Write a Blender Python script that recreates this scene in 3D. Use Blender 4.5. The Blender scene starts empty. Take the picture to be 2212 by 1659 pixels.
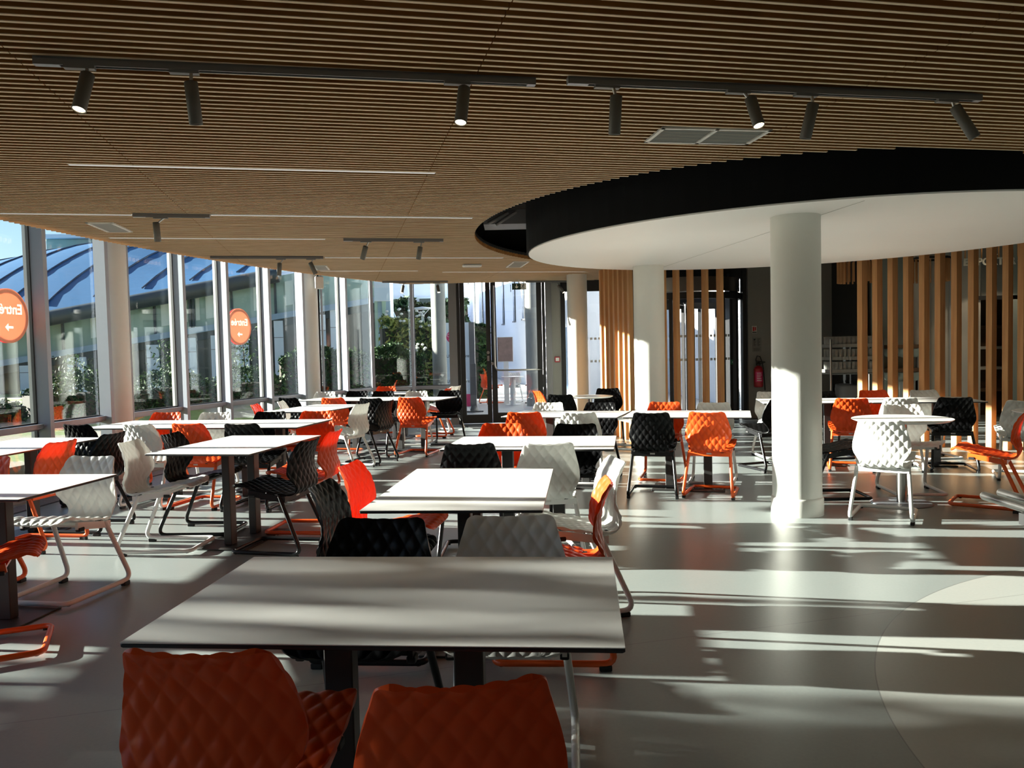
import bpy, math, random
import numpy as np
from mathutils import Vector, Matrix
random.seed(7); rng = np.random.default_rng(11)
sc = bpy.context.scene
C = sc.collection
R = math.radians
PI = math.pi

# ------------------------------------------------------------------ helpers
class MB:
    """collects polygons, builds ONE mesh"""
    def __init__(s): s.v=[]; s.f=[]; s.m=[]; s.sm=[]
    def add(s, vs, fs, mi=0, smooth=False):
        o=len(s.v); s.v.extend([tuple(p) for p in vs])
        for f in fs:
            s.f.append(tuple(i+o for i in f)); s.m.append(mi); s.sm.append(smooth)
        return s
    def box(s, c, d, rot=0.0, mi=0, M=None):
        x,y,z=d[0]/2,d[1]/2,d[2]/2
        vs=[Vector((a*x,b*y,k*z)) for k in (-1,1) for a,b in ((-1,-1),(1,-1),(1,1),(-1,1))]
        Q=M if M is not None else Matrix.Rotation(rot,3,'Z')
        vs=[Q@p+Vector(c) for p in vs]
        return s.add(vs,[(3,2,1,0),(4,5,6,7),(0,1,5,4),(1,2,6,5),(2,3,7,6),(3,0,4,7)],mi)
    def bbox(s, lo, hi, mi=0):
        return s.box([(a+b)/2 for a,b in zip(lo,hi)],[abs(b-a) for a,b in zip(lo,hi)],0,mi)
    def rbox(s, c, d, rot=0.0, ch=0.003, mi=0):
        """box with chamfered vertical edges and top rim"""
        x,y,z=d[0]/2,d[1]/2,d[2]/2
        def ring(ix,zz):
            X,Y=x-ix,y-ix; k=ch
            return [(-X+k,-Y,zz),(X-k,-Y,zz),(X,-Y+k,zz),(X,Y-k,zz),(X-k,Y,zz),(-X+k,Y,zz),(-X,Y-k,zz),(-X,-Y+k,zz)]
        q=min(ch,z*.5)
        vs=ring(q,-z)+ring(0,-z+q)+ring(0,z-q)+ring(q,z)
        M=Matrix.Rotation(rot,3,'Z')
        vs=[M@Vector(p)+Vector(c) for p in vs]
        fs=[tuple(range(7,-1,-1)),tuple(range(24,32))]
        for r in range(3):
            for i in range(8):
                j=(i+1)%8; fs.append((r*8+i,r*8+j,r*8+8+j,r*8+8+i))
        return s.add(vs,fs,mi)
    def tube(s, path, r, n=10, mi=0, caps=True, smooth=True):
        P=[Vector(p) for p in path]; k=len(P)
        rs=r if isinstance(r,(list,tuple)) else [r]*k
        vs=[]; prev=None
        for i in range(k):
            t=(P[min(i+1,k-1)]-P[max(i-1,0)]).normalized()
            if prev is None:
                a=Vector((0,0,1)) if abs(t.z)<.9 else Vector((1,0,0))
                u=(a-t*a.dot(t)).normalized()
            else:
                u=(prev-t*prev.dot(t)).normalized()
            prev=u; w=t.cross(u)
            for j in range(n):
                an=2*PI*j/n
                vs.append(P[i]+(u*math.cos(an)+w*math.sin(an))*rs[i])
        fs=[]
        for i in range(k-1):
            for j in range(n):
                j2=(j+1)%n
                fs.append((i*n+j,i*n+j2,(i+1)*n+j2,(i+1)*n+j))
        s.add(vs,fs,mi,smooth)
        if caps:
            s.add(vs[:n],[tuple(range(n-1,-1,-1))],mi); s.add(vs[-n:],[tuple(range(n))],mi)
        return s
    def lathe(s, prof, c=(0,0,0), n=32, mi=0, M=None, smooth=True, a0=0, a1=2*PI):
        full=abs(a1-a0-2*PI)<1e-6; m=n if full else n+1
        vs=[]
        for (r,z) in prof:
            for j in range(m):
                an=a0+(a1-a0)*j/n; p=Vector((r*math.cos(an),r*math.sin(an),z))
                if M is not None: p=M@p
                vs.append(p+Vector(c))
        fs=[]
        for i in range(len(prof)-1):
            for j in range(n):
                j2=(j+1)%m
                fs.append((i*m+j,i*m+j2,(i+1)*m+j2,(i+1)*m+j))
        return s.add(vs,fs,mi,smooth)
    def cyl(s, c, r, z0, z1, n=32, mi=0, r2=None, M=None):
        r2=r if r2 is None else r2
        s.lathe([(r,z0),(r2,z1)],c,n,mi,M)
        for rr,z,fl in ((r,z0,True),(r2,z1,False)):
            vs=[Vector((rr*math.cos(2*PI*j/n),rr*math.sin(2*PI*j/n),z)) for j in range(n)]
            if M is not None: vs=[M@p for p in vs]
            vs=[p+Vector(c) for p in vs]
            s.add(vs,[tuple(range(n-1,-1,-1)) if fl else tuple(range(n))],mi)
        return s
    def prism(s, poly, z0, z1, mi=0, mi_top=None, mi_bot=None):
        n=len(poly)
        vs=[(p[0],p[1],z0) for p in poly]+[(p[0],p[1],z1) for p in poly]
        s.add(vs,[(i,(i+1)%n,n+(i+1)%n,n+i) for i in range(n)],mi)
        s.add(vs[:n],[tuple(range(n-1,-1,-1))],mi if mi_bot is None else mi_bot)
        s.add(vs[n:],[tuple(range(n))],mi if mi_top is None else mi_top)
        return s
    def quad(s,a,b,c,d,mi=0): return s.add([a,b,c,d],[(0,1,2,3)],mi)
    def mesh(s, name, mats):
        me=bpy.data.meshes.new(name)
        me.from_pydata(s.v,[],s.f)
        if not isinstance(mats,(list,tuple)): mats=[mats]
        for m in mats: me.materials.append(m)
        me.polygons.foreach_set('material_index',s.m)
        me.polygons.foreach_set('use_smooth',s.sm)
        me.update(); return me
    def build(s, name, mats, parent=None):
        return link(name, s.mesh(name,mats), parent)

def link(name, data, parent=None):
    o=bpy.data.objects.new(name,data); C.objects.link(o)
    if parent is not None: o.parent=parent
    return o
def tag(o,label,cat,group=None,kind=None):
    o['label']=label; o['category']=cat
    if group: o['group']=group
    if kind: o['kind']=kind
    return o
def thing(name,label,cat,loc=(0,0,0),rz=0,group=None):
    o=bpy.data.objects.new(name,None); o.empty_display_size=.1; C.objects.link(o)
    o.location=loc; o.rotation_euler=(0,0,rz)
    return tag(o,label,cat,group)
def struct(o): o['kind']='structure'; return o
def sroot(name,loc=(0,0,0),rz=0):
    o=bpy.data.objects.new(name,None); o.empty_display_size=.1; C.objects.link(o)
    o.location=loc; o.rotation_euler=(0,0,rz); return struct(o)
def copy_tree(o,parent=None):
    c=o.copy(); C.objects.link(c)
    if parent is not None: c.parent=parent
    for ch in [x for x in bpy.data.objects if x.parent==o]: copy_tree(ch,c)
    return c
def text_mesh(txt,size,depth=.002,align='CENTER',bold=0.0,mirror=False):
    cu=bpy.data.curves.new('t','FONT'); cu.body=txt; cu.size=size; cu.extrude=depth/2; cu.align_x=align; cu.offset=bold
    cu.resolution_u=3
    o=bpy.data.objects.new('t',cu); C.objects.link(o)
    dg=bpy.context.evaluated_depsgraph_get(); dg.update()
    me=bpy.data.meshes.new_from_object(o.evaluated_get(dg))
    bpy.data.objects.remove(o); 
    if mirror:
        for v in me.vertices: v.co.x=-v.co.x
        me.flip_normals()
    return me
def text_part(name,txt,size,mat,parent,loc,rot=(R(90),0,0),align='CENTER',bold=0.0,mirror=False,depth=.002):
    me=text_mesh(txt,size,depth,align,bold,mirror); me.materials.clear(); me.materials.append(mat)
    o=link(name,me,parent); o.location=loc; o.rotation_euler=rot; return o

# ------------------------------------------------------------------ materials
def nt(name):
    m=bpy.data.materials.new(name); m.use_nodes=True; t=m.node_tree; t.nodes.clear()
    out=t.nodes.new('ShaderNodeOutputMaterial'); return m,t,out
def N(t,kind,**kw):
    n=t.nodes.new(kind)
    for k,v in kw.items(): setattr(n,k,v)
    return n
def pbr(name,col,rough=.5,metal=0,spec=.5,noise=.06,nscale=18,bump=0,bscale=200,stretch=None,transl=0,coat=0):
    m,t,out=nt(name)
    b=N(t,'ShaderNodeBsdfPrincipled')
    b.inputs['Roughness'].default_value=rough; b.inputs['Metallic'].default_value=metal
    b.inputs['Specular IOR Level'].default_value=spec; b.inputs['Coat Weight'].default_value=coat
    tc=N(t,'ShaderNodeTexCoord'); mp=N(t,'ShaderNodeMapping')
    if stretch: mp.inputs['Scale'].default_value=stretch
    t.links.new(tc.outputs['Object'],mp.inputs['Vector'])
    nz=N(t,'ShaderNodeTexNoise'); nz.inputs['Scale'].default_value=nscale; nz.inputs['Detail'].default_value=4
    t.links.new(mp.outputs[0],nz.inputs['Vector'])
    mx=N(t,'ShaderNodeMix',data_type='RGBA')
    c=np.array(col); lo=tuple(c*(1-noise)); hi=tuple(np.minimum(c*(1+noise),1))
    mx.inputs[6].default_value=(*lo,1); mx.inputs[7].default_value=(*hi,1)
    t.links.new(nz.outputs['Fac'],mx.inputs[0]); t.links.new(mx.outputs[2],b.inputs['Base Color'])
    if bump:
        n2=N(t,'ShaderNodeTexNoise'); n2.inputs['Scale'].default_value=bscale; t.links.new(mp.outputs[0],n2.inputs['Vector'])
        bp=N(t,'ShaderNodeBump'); bp.inputs['Strength'].default_value=bump; bp.inputs['Distance'].default_value=.002
        t.links.new(n2.outputs['Fac'],bp.inputs['Height']); t.links.new(bp.outputs[0],b.inputs['Normal'])
    sh=b.outputs[0]
    if transl:
        tr=N(t,'ShaderNodeBsdfTranslucent'); t.links.new(mx.outputs[2],tr.inputs['Color'])
        ms=N(t,'ShaderNodeMixShader'); ms.inputs[0].default_value=transl
        t.links.new(sh,ms.inputs[1]); t.links.new(tr.outputs[0],ms.inputs[2]); sh=ms.outputs[0]
    t.links.new(sh,out.inputs[0]); return m
def wood(name,c1,c2,scale=(1,1,1),rough=.5,spec=.3):
    m,t,out=nt(name); b=N(t,'ShaderNodeBsdfPrincipled'); b.inputs['Roughness'].default_value=rough; b.inputs['Specular IOR Level'].default_value=spec
    tc=N(t,'ShaderNodeTexCoord'); mp=N(t,'ShaderNodeMapping'); mp.inputs['Scale'].default_value=scale
    t.links.new(tc.outputs['Object'],mp.inputs['Vector'])
    nz=N(t,'ShaderNodeTexNoise'); nz.inputs['Scale'].default_value=3; nz.inputs['Detail'].default_value=6; nz.inputs['Distortion'].default_value=.6
    t.links.new(mp.outputs[0],nz.inputs['Vector'])
    cr=N(t,'ShaderNodeValToRGB'); cr.color_ramp.elements[0].color=(*c1,1); cr.color_ramp.elements[1].color=(*c2,1)
    cr.color_ramp.elements[0].position=.3; cr.color_ramp.elements[1].position=.7
    t.links.new(nz.outputs['Fac'],cr.inputs[0]); t.links.new(cr.outputs[0],b.inputs['Base Color']); t.links.new(b.outputs[0],out.inputs[0]); return m
def glass(name,tint=(.93,.97,.95),base=.035,tr=1.0,rough=0.0):
    m,t,out=nt(name)
    lw=N(t,'ShaderNodeLayerWeight'); lw.inputs['Blend'].default_value=.5
    p=N(t,'ShaderNodeMath',operation='POWER'); p.inputs[1].default_value=5
    t.links.new(lw.outputs['Facing'],p.inputs[0])
    ma=N(t,'ShaderNodeMath',operation='MULTIPLY_ADD'); ma.inputs[1].default_value=1-base; ma.inputs[2].default_value=base
    t.links.new(p.outputs[0],ma.inputs[0])
    a=N(t,'ShaderNodeBsdfTransparent'); a.inputs[0].default_value=(*tint,1)
    g=N(t,'ShaderNodeBsdfGlossy'); g.inputs['Roughness'].default_value=rough; g.inputs['Color'].default_value=(.95,.97,1,1)
    ms=N(t,'ShaderNodeMixShader'); t.links.new(ma.outputs[0],ms.inputs[0]); t.links.new(a.outputs[0],ms.inputs[1]); t.links.new(g.outputs[0],ms.inputs[2])
    t.links.new(ms.outputs[0],out.inputs[0]); return m
def emit(name,col,st):
    m,t,out=nt(name); e=N(t,'ShaderNodeEmission'); e.inputs[0].default_value=(*col,1); e.inputs[1].default_value=st
    t.links.new(e.outputs[0],out.inputs[0]); return m

M={}
M['orange']=pbr('orange_plastic',(.81,.105,.016),.34,spec=.4,noise=.03,transl=.28)
M['white']=pbr('white_plastic',(.80,.80,.77),.34,spec=.45,noise=.02,transl=.22)
M['black']=pbr('black_plastic',(.004,.004,.0045),.33,spec=.14,noise=.05)
M['orange_m']=pbr('orange_metal',(.81,.112,.016),.3,noise=.03)
M['white_m']=pbr('white_metal',(.78,.78,.76),.32,noise=.02)
M['black_m']=pbr('black_metal',(.008,.008,.009),.28,spec=.3,noise=.05)
M['rubber']=pbr('black_rubber',(.008,.008,.008),.6,noise=.1)
M['hpl']=pbr('white_laminate',(.80,.79,.76),.32,spec=.45,noise=.015,nscale=6)
M['hpl_edge']=pbr('dark_laminate_edge',(.02,.02,.022),.5)
M['post']=pbr('charcoal_steel',(.038,.037,.036),.42,noise=.06,spec=.4)
M['steel']=pbr('brushed_steel',(.40,.39,.37),.28,metal=1,noise=.08,stretch=(1,1,30),nscale=40)
M['alu']=pbr('grey_aluminium',(.29,.31,.35),.42,metal=.2,noise=.03)
M['alu_d']=pbr('dark_aluminium',(.20,.20,.205),.45,metal=.3,noise=.03)
M['gasket']=pbr('black_gasket',(.012,.012,.012),.6)
M['fin']=pbr('blue_grey_aluminium',(.37,.41,.48),.5,metal=0,noise=.03)
M['cap']=pbr('pale_aluminium_cap',(.58,.58,.57),.4,metal=.15,noise=.02)
M['glass']=glass('window_glass',(.94,.975,.96),.03)
M['glass_d']=glass('door_glass',(.93,.95,.95),.04)
M['colp']=pbr('off_white_paint',(.78,.78,.73),.55,noise=.02,bump=.15,bscale=120)
M['canopy_w']=pbr('white_stretch_fabric',(.94,.925,.90),.55,noise=.01,nscale=3)
M['canopy_b']=pbr('black_felt',(.0035,.0035,.004),.85,spec=.2,noise=.1)
M['blackpaint']=pbr('black_paint',(.012,.012,.012),.55,noise=.06)
M['slat']=wood('oak_slat',(.25,.098,.024),(.39,.18,.050),(.35,6,6),.5,.3)
M['slat_e']=wood('pale_slat_edge',(.66,.51,.32),(.78,.62,.42),(.35,6,6),.55,.3)
M['timber']=wood('larch_timber',(.60,.29,.115),(.76,.42,.185),(9,9,.5),.5,.3)
M['darkwall']=pbr('dark_grey_wall',(.24,.24,.22),.6,noise=.04,bump=.1)
M['greywall']=pbr('mid_grey_wall',(.30,.30,.27),.6,noise=.03)
M['palewall']=pbr('pale_taupe_wall',(.66,.62,.55),.6,noise=.02)
M['tealwall']=pbr('grey_green_wall',(.36,.41,.37),.6,noise=.03)
M['backwall']=pbr('taupe_wall',(.20,.18,.16),.6,noise=.03)
M['spot']=pbr('grey_spot_body',(.125,.12,.105),.55,noise=.08)
M['track']=pbr('grey_track',(.17,.165,.16),.5,noise=.05)
M['lens']=emit('lit_lens',(1,.80,.50),14)
M['lensoff']=pbr('dark_lens',(.02,.02,.02),.2)
M['led']=emit('linear_diffuser',(1,.95,.86),.55)
M['grille']=pbr('grille_grey',(.34,.34,.32),.5,noise=.04)
M['grille_w']=pbr('grille_frame',(.62,.61,.58),.5)
M['red']=pbr('signal_red',(.42,.012,.02),.35)
M['paper']=pbr('printed_paper',(.55,.55,.52),.6)
M['paper_d']=pbr('grey_notice',(.19,.19,.18),.5)
M['ink']=pbr('dark_ink',(.02,.02,.02),.6)
M['exitgreen']=pbr('exit_green',(.012,.035,.022),.4)
M['greensign']=pbr('green_sticker',(.02,.16,.07),.4)
M['whitep']=pbr('white_print',(.75,.75,.73),.5)
M['salmon']=pbr('salmon_vinyl',(.97,.55,.38),.5,noise=.01,transl=.27)
M['redvinyl']=pbr('crimson_vinyl',(.75,.06,.10),.5,transl=.15)
M['cream']=pbr('cream_vinyl',(1,.97,.88),.5,transl=.34)
M['pink']=pbr('pink_print',(.72,.03,.16),.5)
M['totem']=pbr('totem_white',(.72,.80,.86),.4)
M['concrete']=pbr('raw_concrete',(.36,.36,.33),.8,noise=.18,nscale=7,stretch=(3,3,.6),bump=.3,bscale=40)
M['mat']=pbr('door_mat',(.03,.03,.03),.9,bump=.4)
M['zinc']=pbr('blue_zinc',(.045,.14,.29),.6,metal=.0,spec=.25,noise=.12,nscale=3,stretch=(1,1,6))
M['zinc_d']=pbr('zinc_seam',(.04,.07,.12),.5)
M['fascia']=pbr('dark_fascia',(.06,.075,.085),.45,noise=.15,nscale=5)
M['ledge']=pbr('blue_grey_ledge',(.32,.42,.52),.5,noise=.08)
M['dglass']=pbr('dark_building_glass',(.03,.045,.05),.08,spec=.8,noise=.3,nscale=2)
M['gglass']=pbr('green_building_glass',(.38,.50,.42),.08,spec=.8,noise=.35,nscale=1.2)
M['panel']=pbr('white_cladding',(.80,.85,.90),.5,noise=.03)
M['blind']=pbr('pale_blind',(.80,.85,.76),.7)
M['palebldg']=pbr('pale_blue_cladding',(.42,.50,.66),.5,noise=.03,nscale=2)
M['whitebldg']=pbr('white_render',(.88,.90,.92),.7,noise=.02)
M['slit']=pbr('slit_window',(.045,.05,.055),.2)
M['bluedoor']=pbr('pale_blue_door',(.30,.48,.72),.5)
M['paving']=pbr('grey_paving',(.42,.42,.41),.7,noise=.12,nscale=2)
M['leafd']=pbr('dark_leaf',(.016,.045,.018),.6,noise=.5,nscale=3,spec=.2)
M['leafm']=pbr('mid_leaf',(.05,.10,.028),.6,noise=.5,nscale=3,spec=.2,transl=.1)
M['leafy']=pbr('straw_grass',(.34,.37,.10),.6,noise=.4,nscale=3,transl=.2)
M['petal']=pbr('white_petal',(.85,.85,.82),.6,transl=.3)
M['stem']=pbr('bare_stem',(.06,.05,.035),.8)
M['bark']=pbr('bark',(.09,.065,.045),.9,noise=.3,bump=.5,bscale=30)
def part_clear(name,col,op):
    m,t,out=nt(name); b=N(t,'ShaderNodeBsdfPrincipled'); b.inputs['Base Color'].default_value=(*col,1); b.inputs['Roughness'].default_value=.12
    a=N(t,'ShaderNodeBsdfTransparent'); ms=N(t,'ShaderNodeMixShader')
    nz=N(t,'ShaderNodeTexNoise'); nz.inputs['Scale'].default_value=25; mr=N(t,'ShaderNodeMapRange'); mr.inputs['To Min'].default_value=op*.7; mr.inputs['To Max'].default_value=op*1.3
    t.links.new(nz.outputs['Fac'],mr.inputs['Value']); t.links.new(mr.outputs[0],ms.inputs[0]); t.links.new(a.outputs[0],ms.inputs[1]); t.links.new(b.outputs[0],ms.inputs[2]); t.links.new(ms.outputs[0],out.inputs[0]); return m
M['glassware']=part_clear('painted_sheen_glass',(.62,.61,.57),.34)  # grey painted into clear glass in place of window reflections
M['crate']=part_clear('grey_crate_plastic',(.42,.41,.38),.75)
M['lamp_w']=pbr('lamp_white',(.70,.74,.80),.4)
M['brownshelf']=pbr('brown_shelf',(.15,.085,.045),.6)
M['poster']=pbr('faded_poster',(.30,.20,.17),.6,noise=.35,nscale=9)
M['roof']=pbr('roof_underside',(.02,.02,.02),.8)

# floor: grey-green vinyl, a paler round inlay, thin welded seams
def floor_mat():
    m,t,out=nt('grey_vinyl_floor'); b=N(t,'ShaderNodeBsdfPrincipled')
    b.inputs['Specular IOR Level'].default_value=.5
    tc=N(t,'ShaderNodeTexCoord')
    nz=N(t,'ShaderNodeTexNoise'); nz.inputs['Scale'].default_value=60; nz.inputs['Detail'].default_value=6
    t.links.new(tc.outputs['Object'],nz.inputs['Vector'])
    n2=N(t,'ShaderNodeTexNoise'); n2.inputs['Scale'].default_value=1.3; n2.inputs['Detail'].default_value=5
    t.links.new(tc.outputs['Object'],n2.inputs['Vector'])
    ds=N(t,'ShaderNodeVectorMath',operation='DISTANCE'); ds.inputs[1].default_value=(3.95,2.38,0)
    t.links.new(tc.outputs['Object'],ds.inputs[0])
    lt=N(t,'ShaderNodeMath',operation='LESS_THAN'); lt.inputs[1].default_value=2.62
    t.links.new(ds.outputs['Value'],lt.inputs[0])
    def mixc(a,b_): 
        x=N(t,'ShaderNodeMix',data_type='RGBA'); x.inputs[6].default_value=(*a,1); x.inputs[7].default_value=(*b_,1); return x
    g=mixc((.235,.262,.255),(.285,.315,.305)); t.links.new(nz.outputs['Fac'],g.inputs[0])
    w=mixc((.37,.385,.36),(.43,.445,.42)); t.links.new(nz.outputs['Fac'],w.inputs[0])
    mm=N(t,'ShaderNodeMix',data_type='RGBA'); t.links.new(lt.outputs[0],mm.inputs[0]); t.links.new(g.outputs[2],mm.inputs[6]); t.links.new(w.outputs[2],mm.inputs[7])
    # seams
    sub=N(t,'ShaderNodeMath',operation='SUBTRACT'); sub.inputs[1].default_value=2.62; t.links.new(ds.outputs['Value'],sub.inputs[0])
    ab=N(t,'ShaderNodeMath',operation='ABSOLUTE'); t.links.new(sub.outputs[0],ab.inputs[0])
    s1=N(t,'ShaderNodeMath',operation='LESS_THAN'); s1.inputs[1].default_value=.0028; t.links.new(ab.outputs[0],s1.inputs[0])
    dt=N(t,'ShaderNodeVectorMath',operation='DOT_PRODUCT'); dt.inputs[1].default_value=(-.26,.9656,0); t.links.new(tc.outputs['Object'],dt.inputs[0])
    md=N(t,'ShaderNodeMath',operation='PINGPONG'); md.inputs[1].default_value=1.0
    ad=N(t,'ShaderNodeMath',operation='ADD'); ad.inputs[1].default_value=10-3.50; t.links.new(dt.outputs['Value'],ad.inputs[0]); t.links.new(ad.outputs[0],md.inputs[0])
    s2=N(t,'ShaderNodeMath',operation='LESS_THAN'); s2.inputs[1].default_value=.0022; t.links.new(md.outputs[0],s2.inputs[0])
    mxs=N(t,'ShaderNodeMath',operation='MAXIMUM'); t.links.new(s1.outputs[0],mxs.inputs[0]); t.links.new(s2.outputs[0],mxs.inputs[1])
    sc_=N(t,'ShaderNodeMath',operation='MULTIPLY'); sc_.inputs[1].default_value=.5; t.links.new(mxs.outputs[0],sc_.inputs[0])
    fin=N(t,'ShaderNodeMix',data_type='RGBA'); t.links.new(sc_.outputs[0],fin.inputs[0]); t.links.new(mm.outputs[2],fin.inputs[6]); fin.inputs[7].default_value=(.05,.05,.05,1)
    t.links.new(fin.outputs[2],b.inputs['Base Color'])
    mr=N(t,'ShaderNodeMapRange'); mr.inputs['To Min'].default_value=.27; mr.inputs['To Max'].default_value=.40
    t.links.new(n2.outputs['Fac'],mr.inputs['Value']); t.links.new(mr.outputs[0],b.inputs['Roughness'])
    t.links.new(b.outputs[0],out.inputs[0]); return m
M['floor']=floor_mat()
def ground_mat():
    m,t,out=nt('grass_and_gravel'); b=N(t,'ShaderNodeBsdfPrincipled'); b.inputs['Roughness'].default_value=.9
    tc=N(t,'ShaderNodeTexCoord')
    n1=N(t,'ShaderNodeTexNoise'); n1.inputs['Scale'].default_value=.8; n1.inputs['Detail'].default_value=5
    n2=N(t,'ShaderNodeTexNoise'); n2.inputs['Scale'].default_value=35; n2.inputs['Detail'].default_value=6
    for n in (n1,n2): t.links.new(tc.outputs['Object'],n.inputs['Vector'])
    g=N(t,'ShaderNodeMix',data_type='RGBA'); g.inputs[6].default_value=(.06,.10,.02,1); g.inputs[7].default_value=(.26,.34,.09,1); t.links.new(n2.outputs['Fac'],g.inputs[0])
    e=N(t,'ShaderNodeMix',data_type='RGBA'); e.inputs[6].default_value=(.16,.14,.10,1); e.inputs[7].default_value=(.42,.39,.31,1); t.links.new(n2.outputs['Fac'],e.inputs[0])
    cr=N(t,'ShaderNodeValToRGB'); cr.color_ramp.elements[0].position=.47; cr.color_ramp.elements[1].position=.53; t.links.new(n1.outputs['Fac'],cr.inputs[0])
    x=N(t,'ShaderNodeMix',data_type='RGBA'); t.links.new(cr.outputs[0],x.inputs[0]); t.links.new(g.outputs[2],x.inputs[6]); t.links.new(e.outputs[2],x.inputs[7])
    t.links.new(x.outputs[2],b.inputs['Base Color']); t.links.new(b.outputs[0],out.inputs[0]); return m
M['ground']=ground_mat()

# ------------------------------------------------------------------ camera, sky, sun
PIT,ROL=R(2.505),R(-1.30)
right=Vector((1,0,0)); up=Vector((0,math.sin(PIT),math.cos(PIT))); fw=Vector((0,math.cos(PIT),-math.sin(PIT)))
rx=right*math.cos(ROL)+up*math.sin(ROL); uy=up*math.cos(ROL)-right*math.sin(ROL)
cam=bpy.data.cameras.new('camera'); cam.sensor_fit='HORIZONTAL'; cam.sensor_width=36; cam.lens=36*1734/2212; cam.clip_end=300; cam.clip_start=.05
co=bpy.data.objects.new('camera',cam); C.objects.link(co)
co.matrix_world=Matrix(((rx.x,uy.x,-fw.x,0),(rx.y,uy.y,-fw.y,0),(rx.z,uy.z,-fw.z,1.42),(0,0,0,1)))
sc.camera=co

SUN_EL=math.atan(.222); SUN_DIR=Vector((-.987,.160,0)).normalized()*math.cos(SUN_EL)+Vector((0,0,math.sin(SUN_EL)))
sl=bpy.data.lights.new('sun','SUN'); sl.energy=31; sl.angle=R(.55); sl.color=(1,.945,.86)
so=bpy.data.objects.new('sun',sl); C.objects.link(so); so.rotation_euler=SUN_DIR.to_track_quat('Z','Y').to_euler(); so.location=SUN_DIR*30

w=bpy.data.worlds.new('sky'); sc.world=w; w.use_nodes=True; t=w.node_tree; t.nodes.clear()
wo=N(t,'ShaderNodeOutputWorld'); bg=N(t,'ShaderNodeBackground'); sk=N(t,'ShaderNodeTexSky'); sk.sky_type='NISHITA'
sk.sun_disc=False; sk.sun_elevation=R(30); sk.sun_rotation=math.atan2(SUN_DIR.x,SUN_DIR.y); sk.air_density=1.0; sk.dust_density=.7; sk.ozone_density=4
bg.inputs[1].default_value=.155
t.links.new(sk.outputs[0],bg.inputs[0]); t.links.new(bg.outputs[0],wo.inputs[0])

vs=sc.view_settings; vs.view_transform='Standard'; vs.look='None'; vs.gamma=1; vs.exposure=0.2; vs.use_curve_mapping=False
sc.cycles.max_bounces=12; sc.cycles.diffuse_bounces=5; sc.cycles.transparent_max_bounces=24; sc.cycles.glossy_bounces=4
sc.cycles.sample_clamp_indirect=6.0; sc.cycles.caustics_reflective=False; sc.cycles.caustics_refractive=False

# ------------------------------------------------------------------ plan of the hall
ARC=(14.185,5.505); AR=19.326              # curved glass front
def arc(deg,r=AR): return (ARC[0]+r*math.cos(R(deg)), ARC[1]+r*math.sin(R(deg)))
CZ=2.68                                     # underside of the slats
YB=15.30                                    # entrance glazing line
CORN=150.35                                 # corner of curved front and entrance line
arcpts=[arc(a) for a in np.linspace(205,CORN,56)]
RX=12.0; YF=-3.2
inpoly=[p for p in arcpts]+[(1.05,YB),(4.5,YB),(RX,15.2),(RX,YF)]
inpoly=[(x,y) for x,y in inpoly if y>=YF-1]
f=MB().prism(list(reversed(inpoly)),-.25,0).build('floor',M['floor']); struct(f)
struct(MB().bbox((-6.6,YF-.2,-.2),(RX+.2,YF,3.4)).build('wall_front',M['backwall']))
struct(MB().bbox((RX,YF,-.2),(RX+.2,15.6,3.4)).build('wall_right',M['darkwall']))
# roof slab over everything
rp=[arc(a,AR+.15) for a in np.linspace(203,CORN,40)]+[(-2.7,YB+.3),(RX+.2,YB+.3),(RX+.2,YF-.2)]
struct(MB().prism(list(reversed([p for p in rp if p[1]>YF-2])),3.22,3.5).build('ceiling_slab',M['roof']))

# slatted timber ceiling with its elliptical opening
TH=R(12.0); U=(math.cos(TH),math.sin(TH)); V=(-math.sin(TH),math.cos(TH))
HC=(2.508,9.008); HA,HB,HT=2.885,3.654,R(3.3)       # opening: half axes along x', y'
DC=(2.993,8.385); DA,DB,DT=2.973,2.516,R(140.93)
def ell_cut(v,c,a,b,th):
    """u-interval where the line (v fixed) is inside the ellipse"""
    o=Vector((V[0]*v-c[0],V[1]*v-c[1])); d=Vector(U)
    ca,sa=math.cos(-th),math.sin(-th)
    f=lambda p:((p.x*ca-p.y*sa)/a,(p.x*sa+p.y*ca)/b)
    ox,oy=f(o); dx,dy=f(d); A=dx*dx+dy*dy; B=ox*dx+oy*dy; Cc=ox*ox+oy*oy-1; D=B*B-A*Cc
    if D<=0: return None
    q=math.sqrt(D); return ((-B-q)/A,(-B+q)/A)
def slat_segments(v):
    o=Vector((V[0]*v-ARC[0],V[1]*v-ARC[1])); d=Vector(U); B=o.dot(d); D=B*B-o.dot(o)+(AR-.48)**2
    if D<=0: return []
    lo=-B-math.sqrt(D); hi=11.95/U[0]+ (V[0]*-v)/U[0]
    # far and near limits in y
    ymax=(15.22-V[1]*v)/U[1]; ymin=(YF+.05-V[1]*v)/U[1]
    lo=max(lo,ymin); hi=min(hi,ymax)
    if hi-lo<.05: return []
    e=ell_cut(v,HC,HA,HB,HT)
    if not e and v>8: hi=min(hi,(2.0-V[0]*v)/U[0])      # black ceiling beyond the canopy
    segs=[(lo,hi)]
    if e: segs=[(lo,min(hi,e[0]))]+([(max(lo,e[1]),hi)] if v<6.5 else [])
    return [s for s in segs if s[1]-s[0]>.02]
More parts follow.
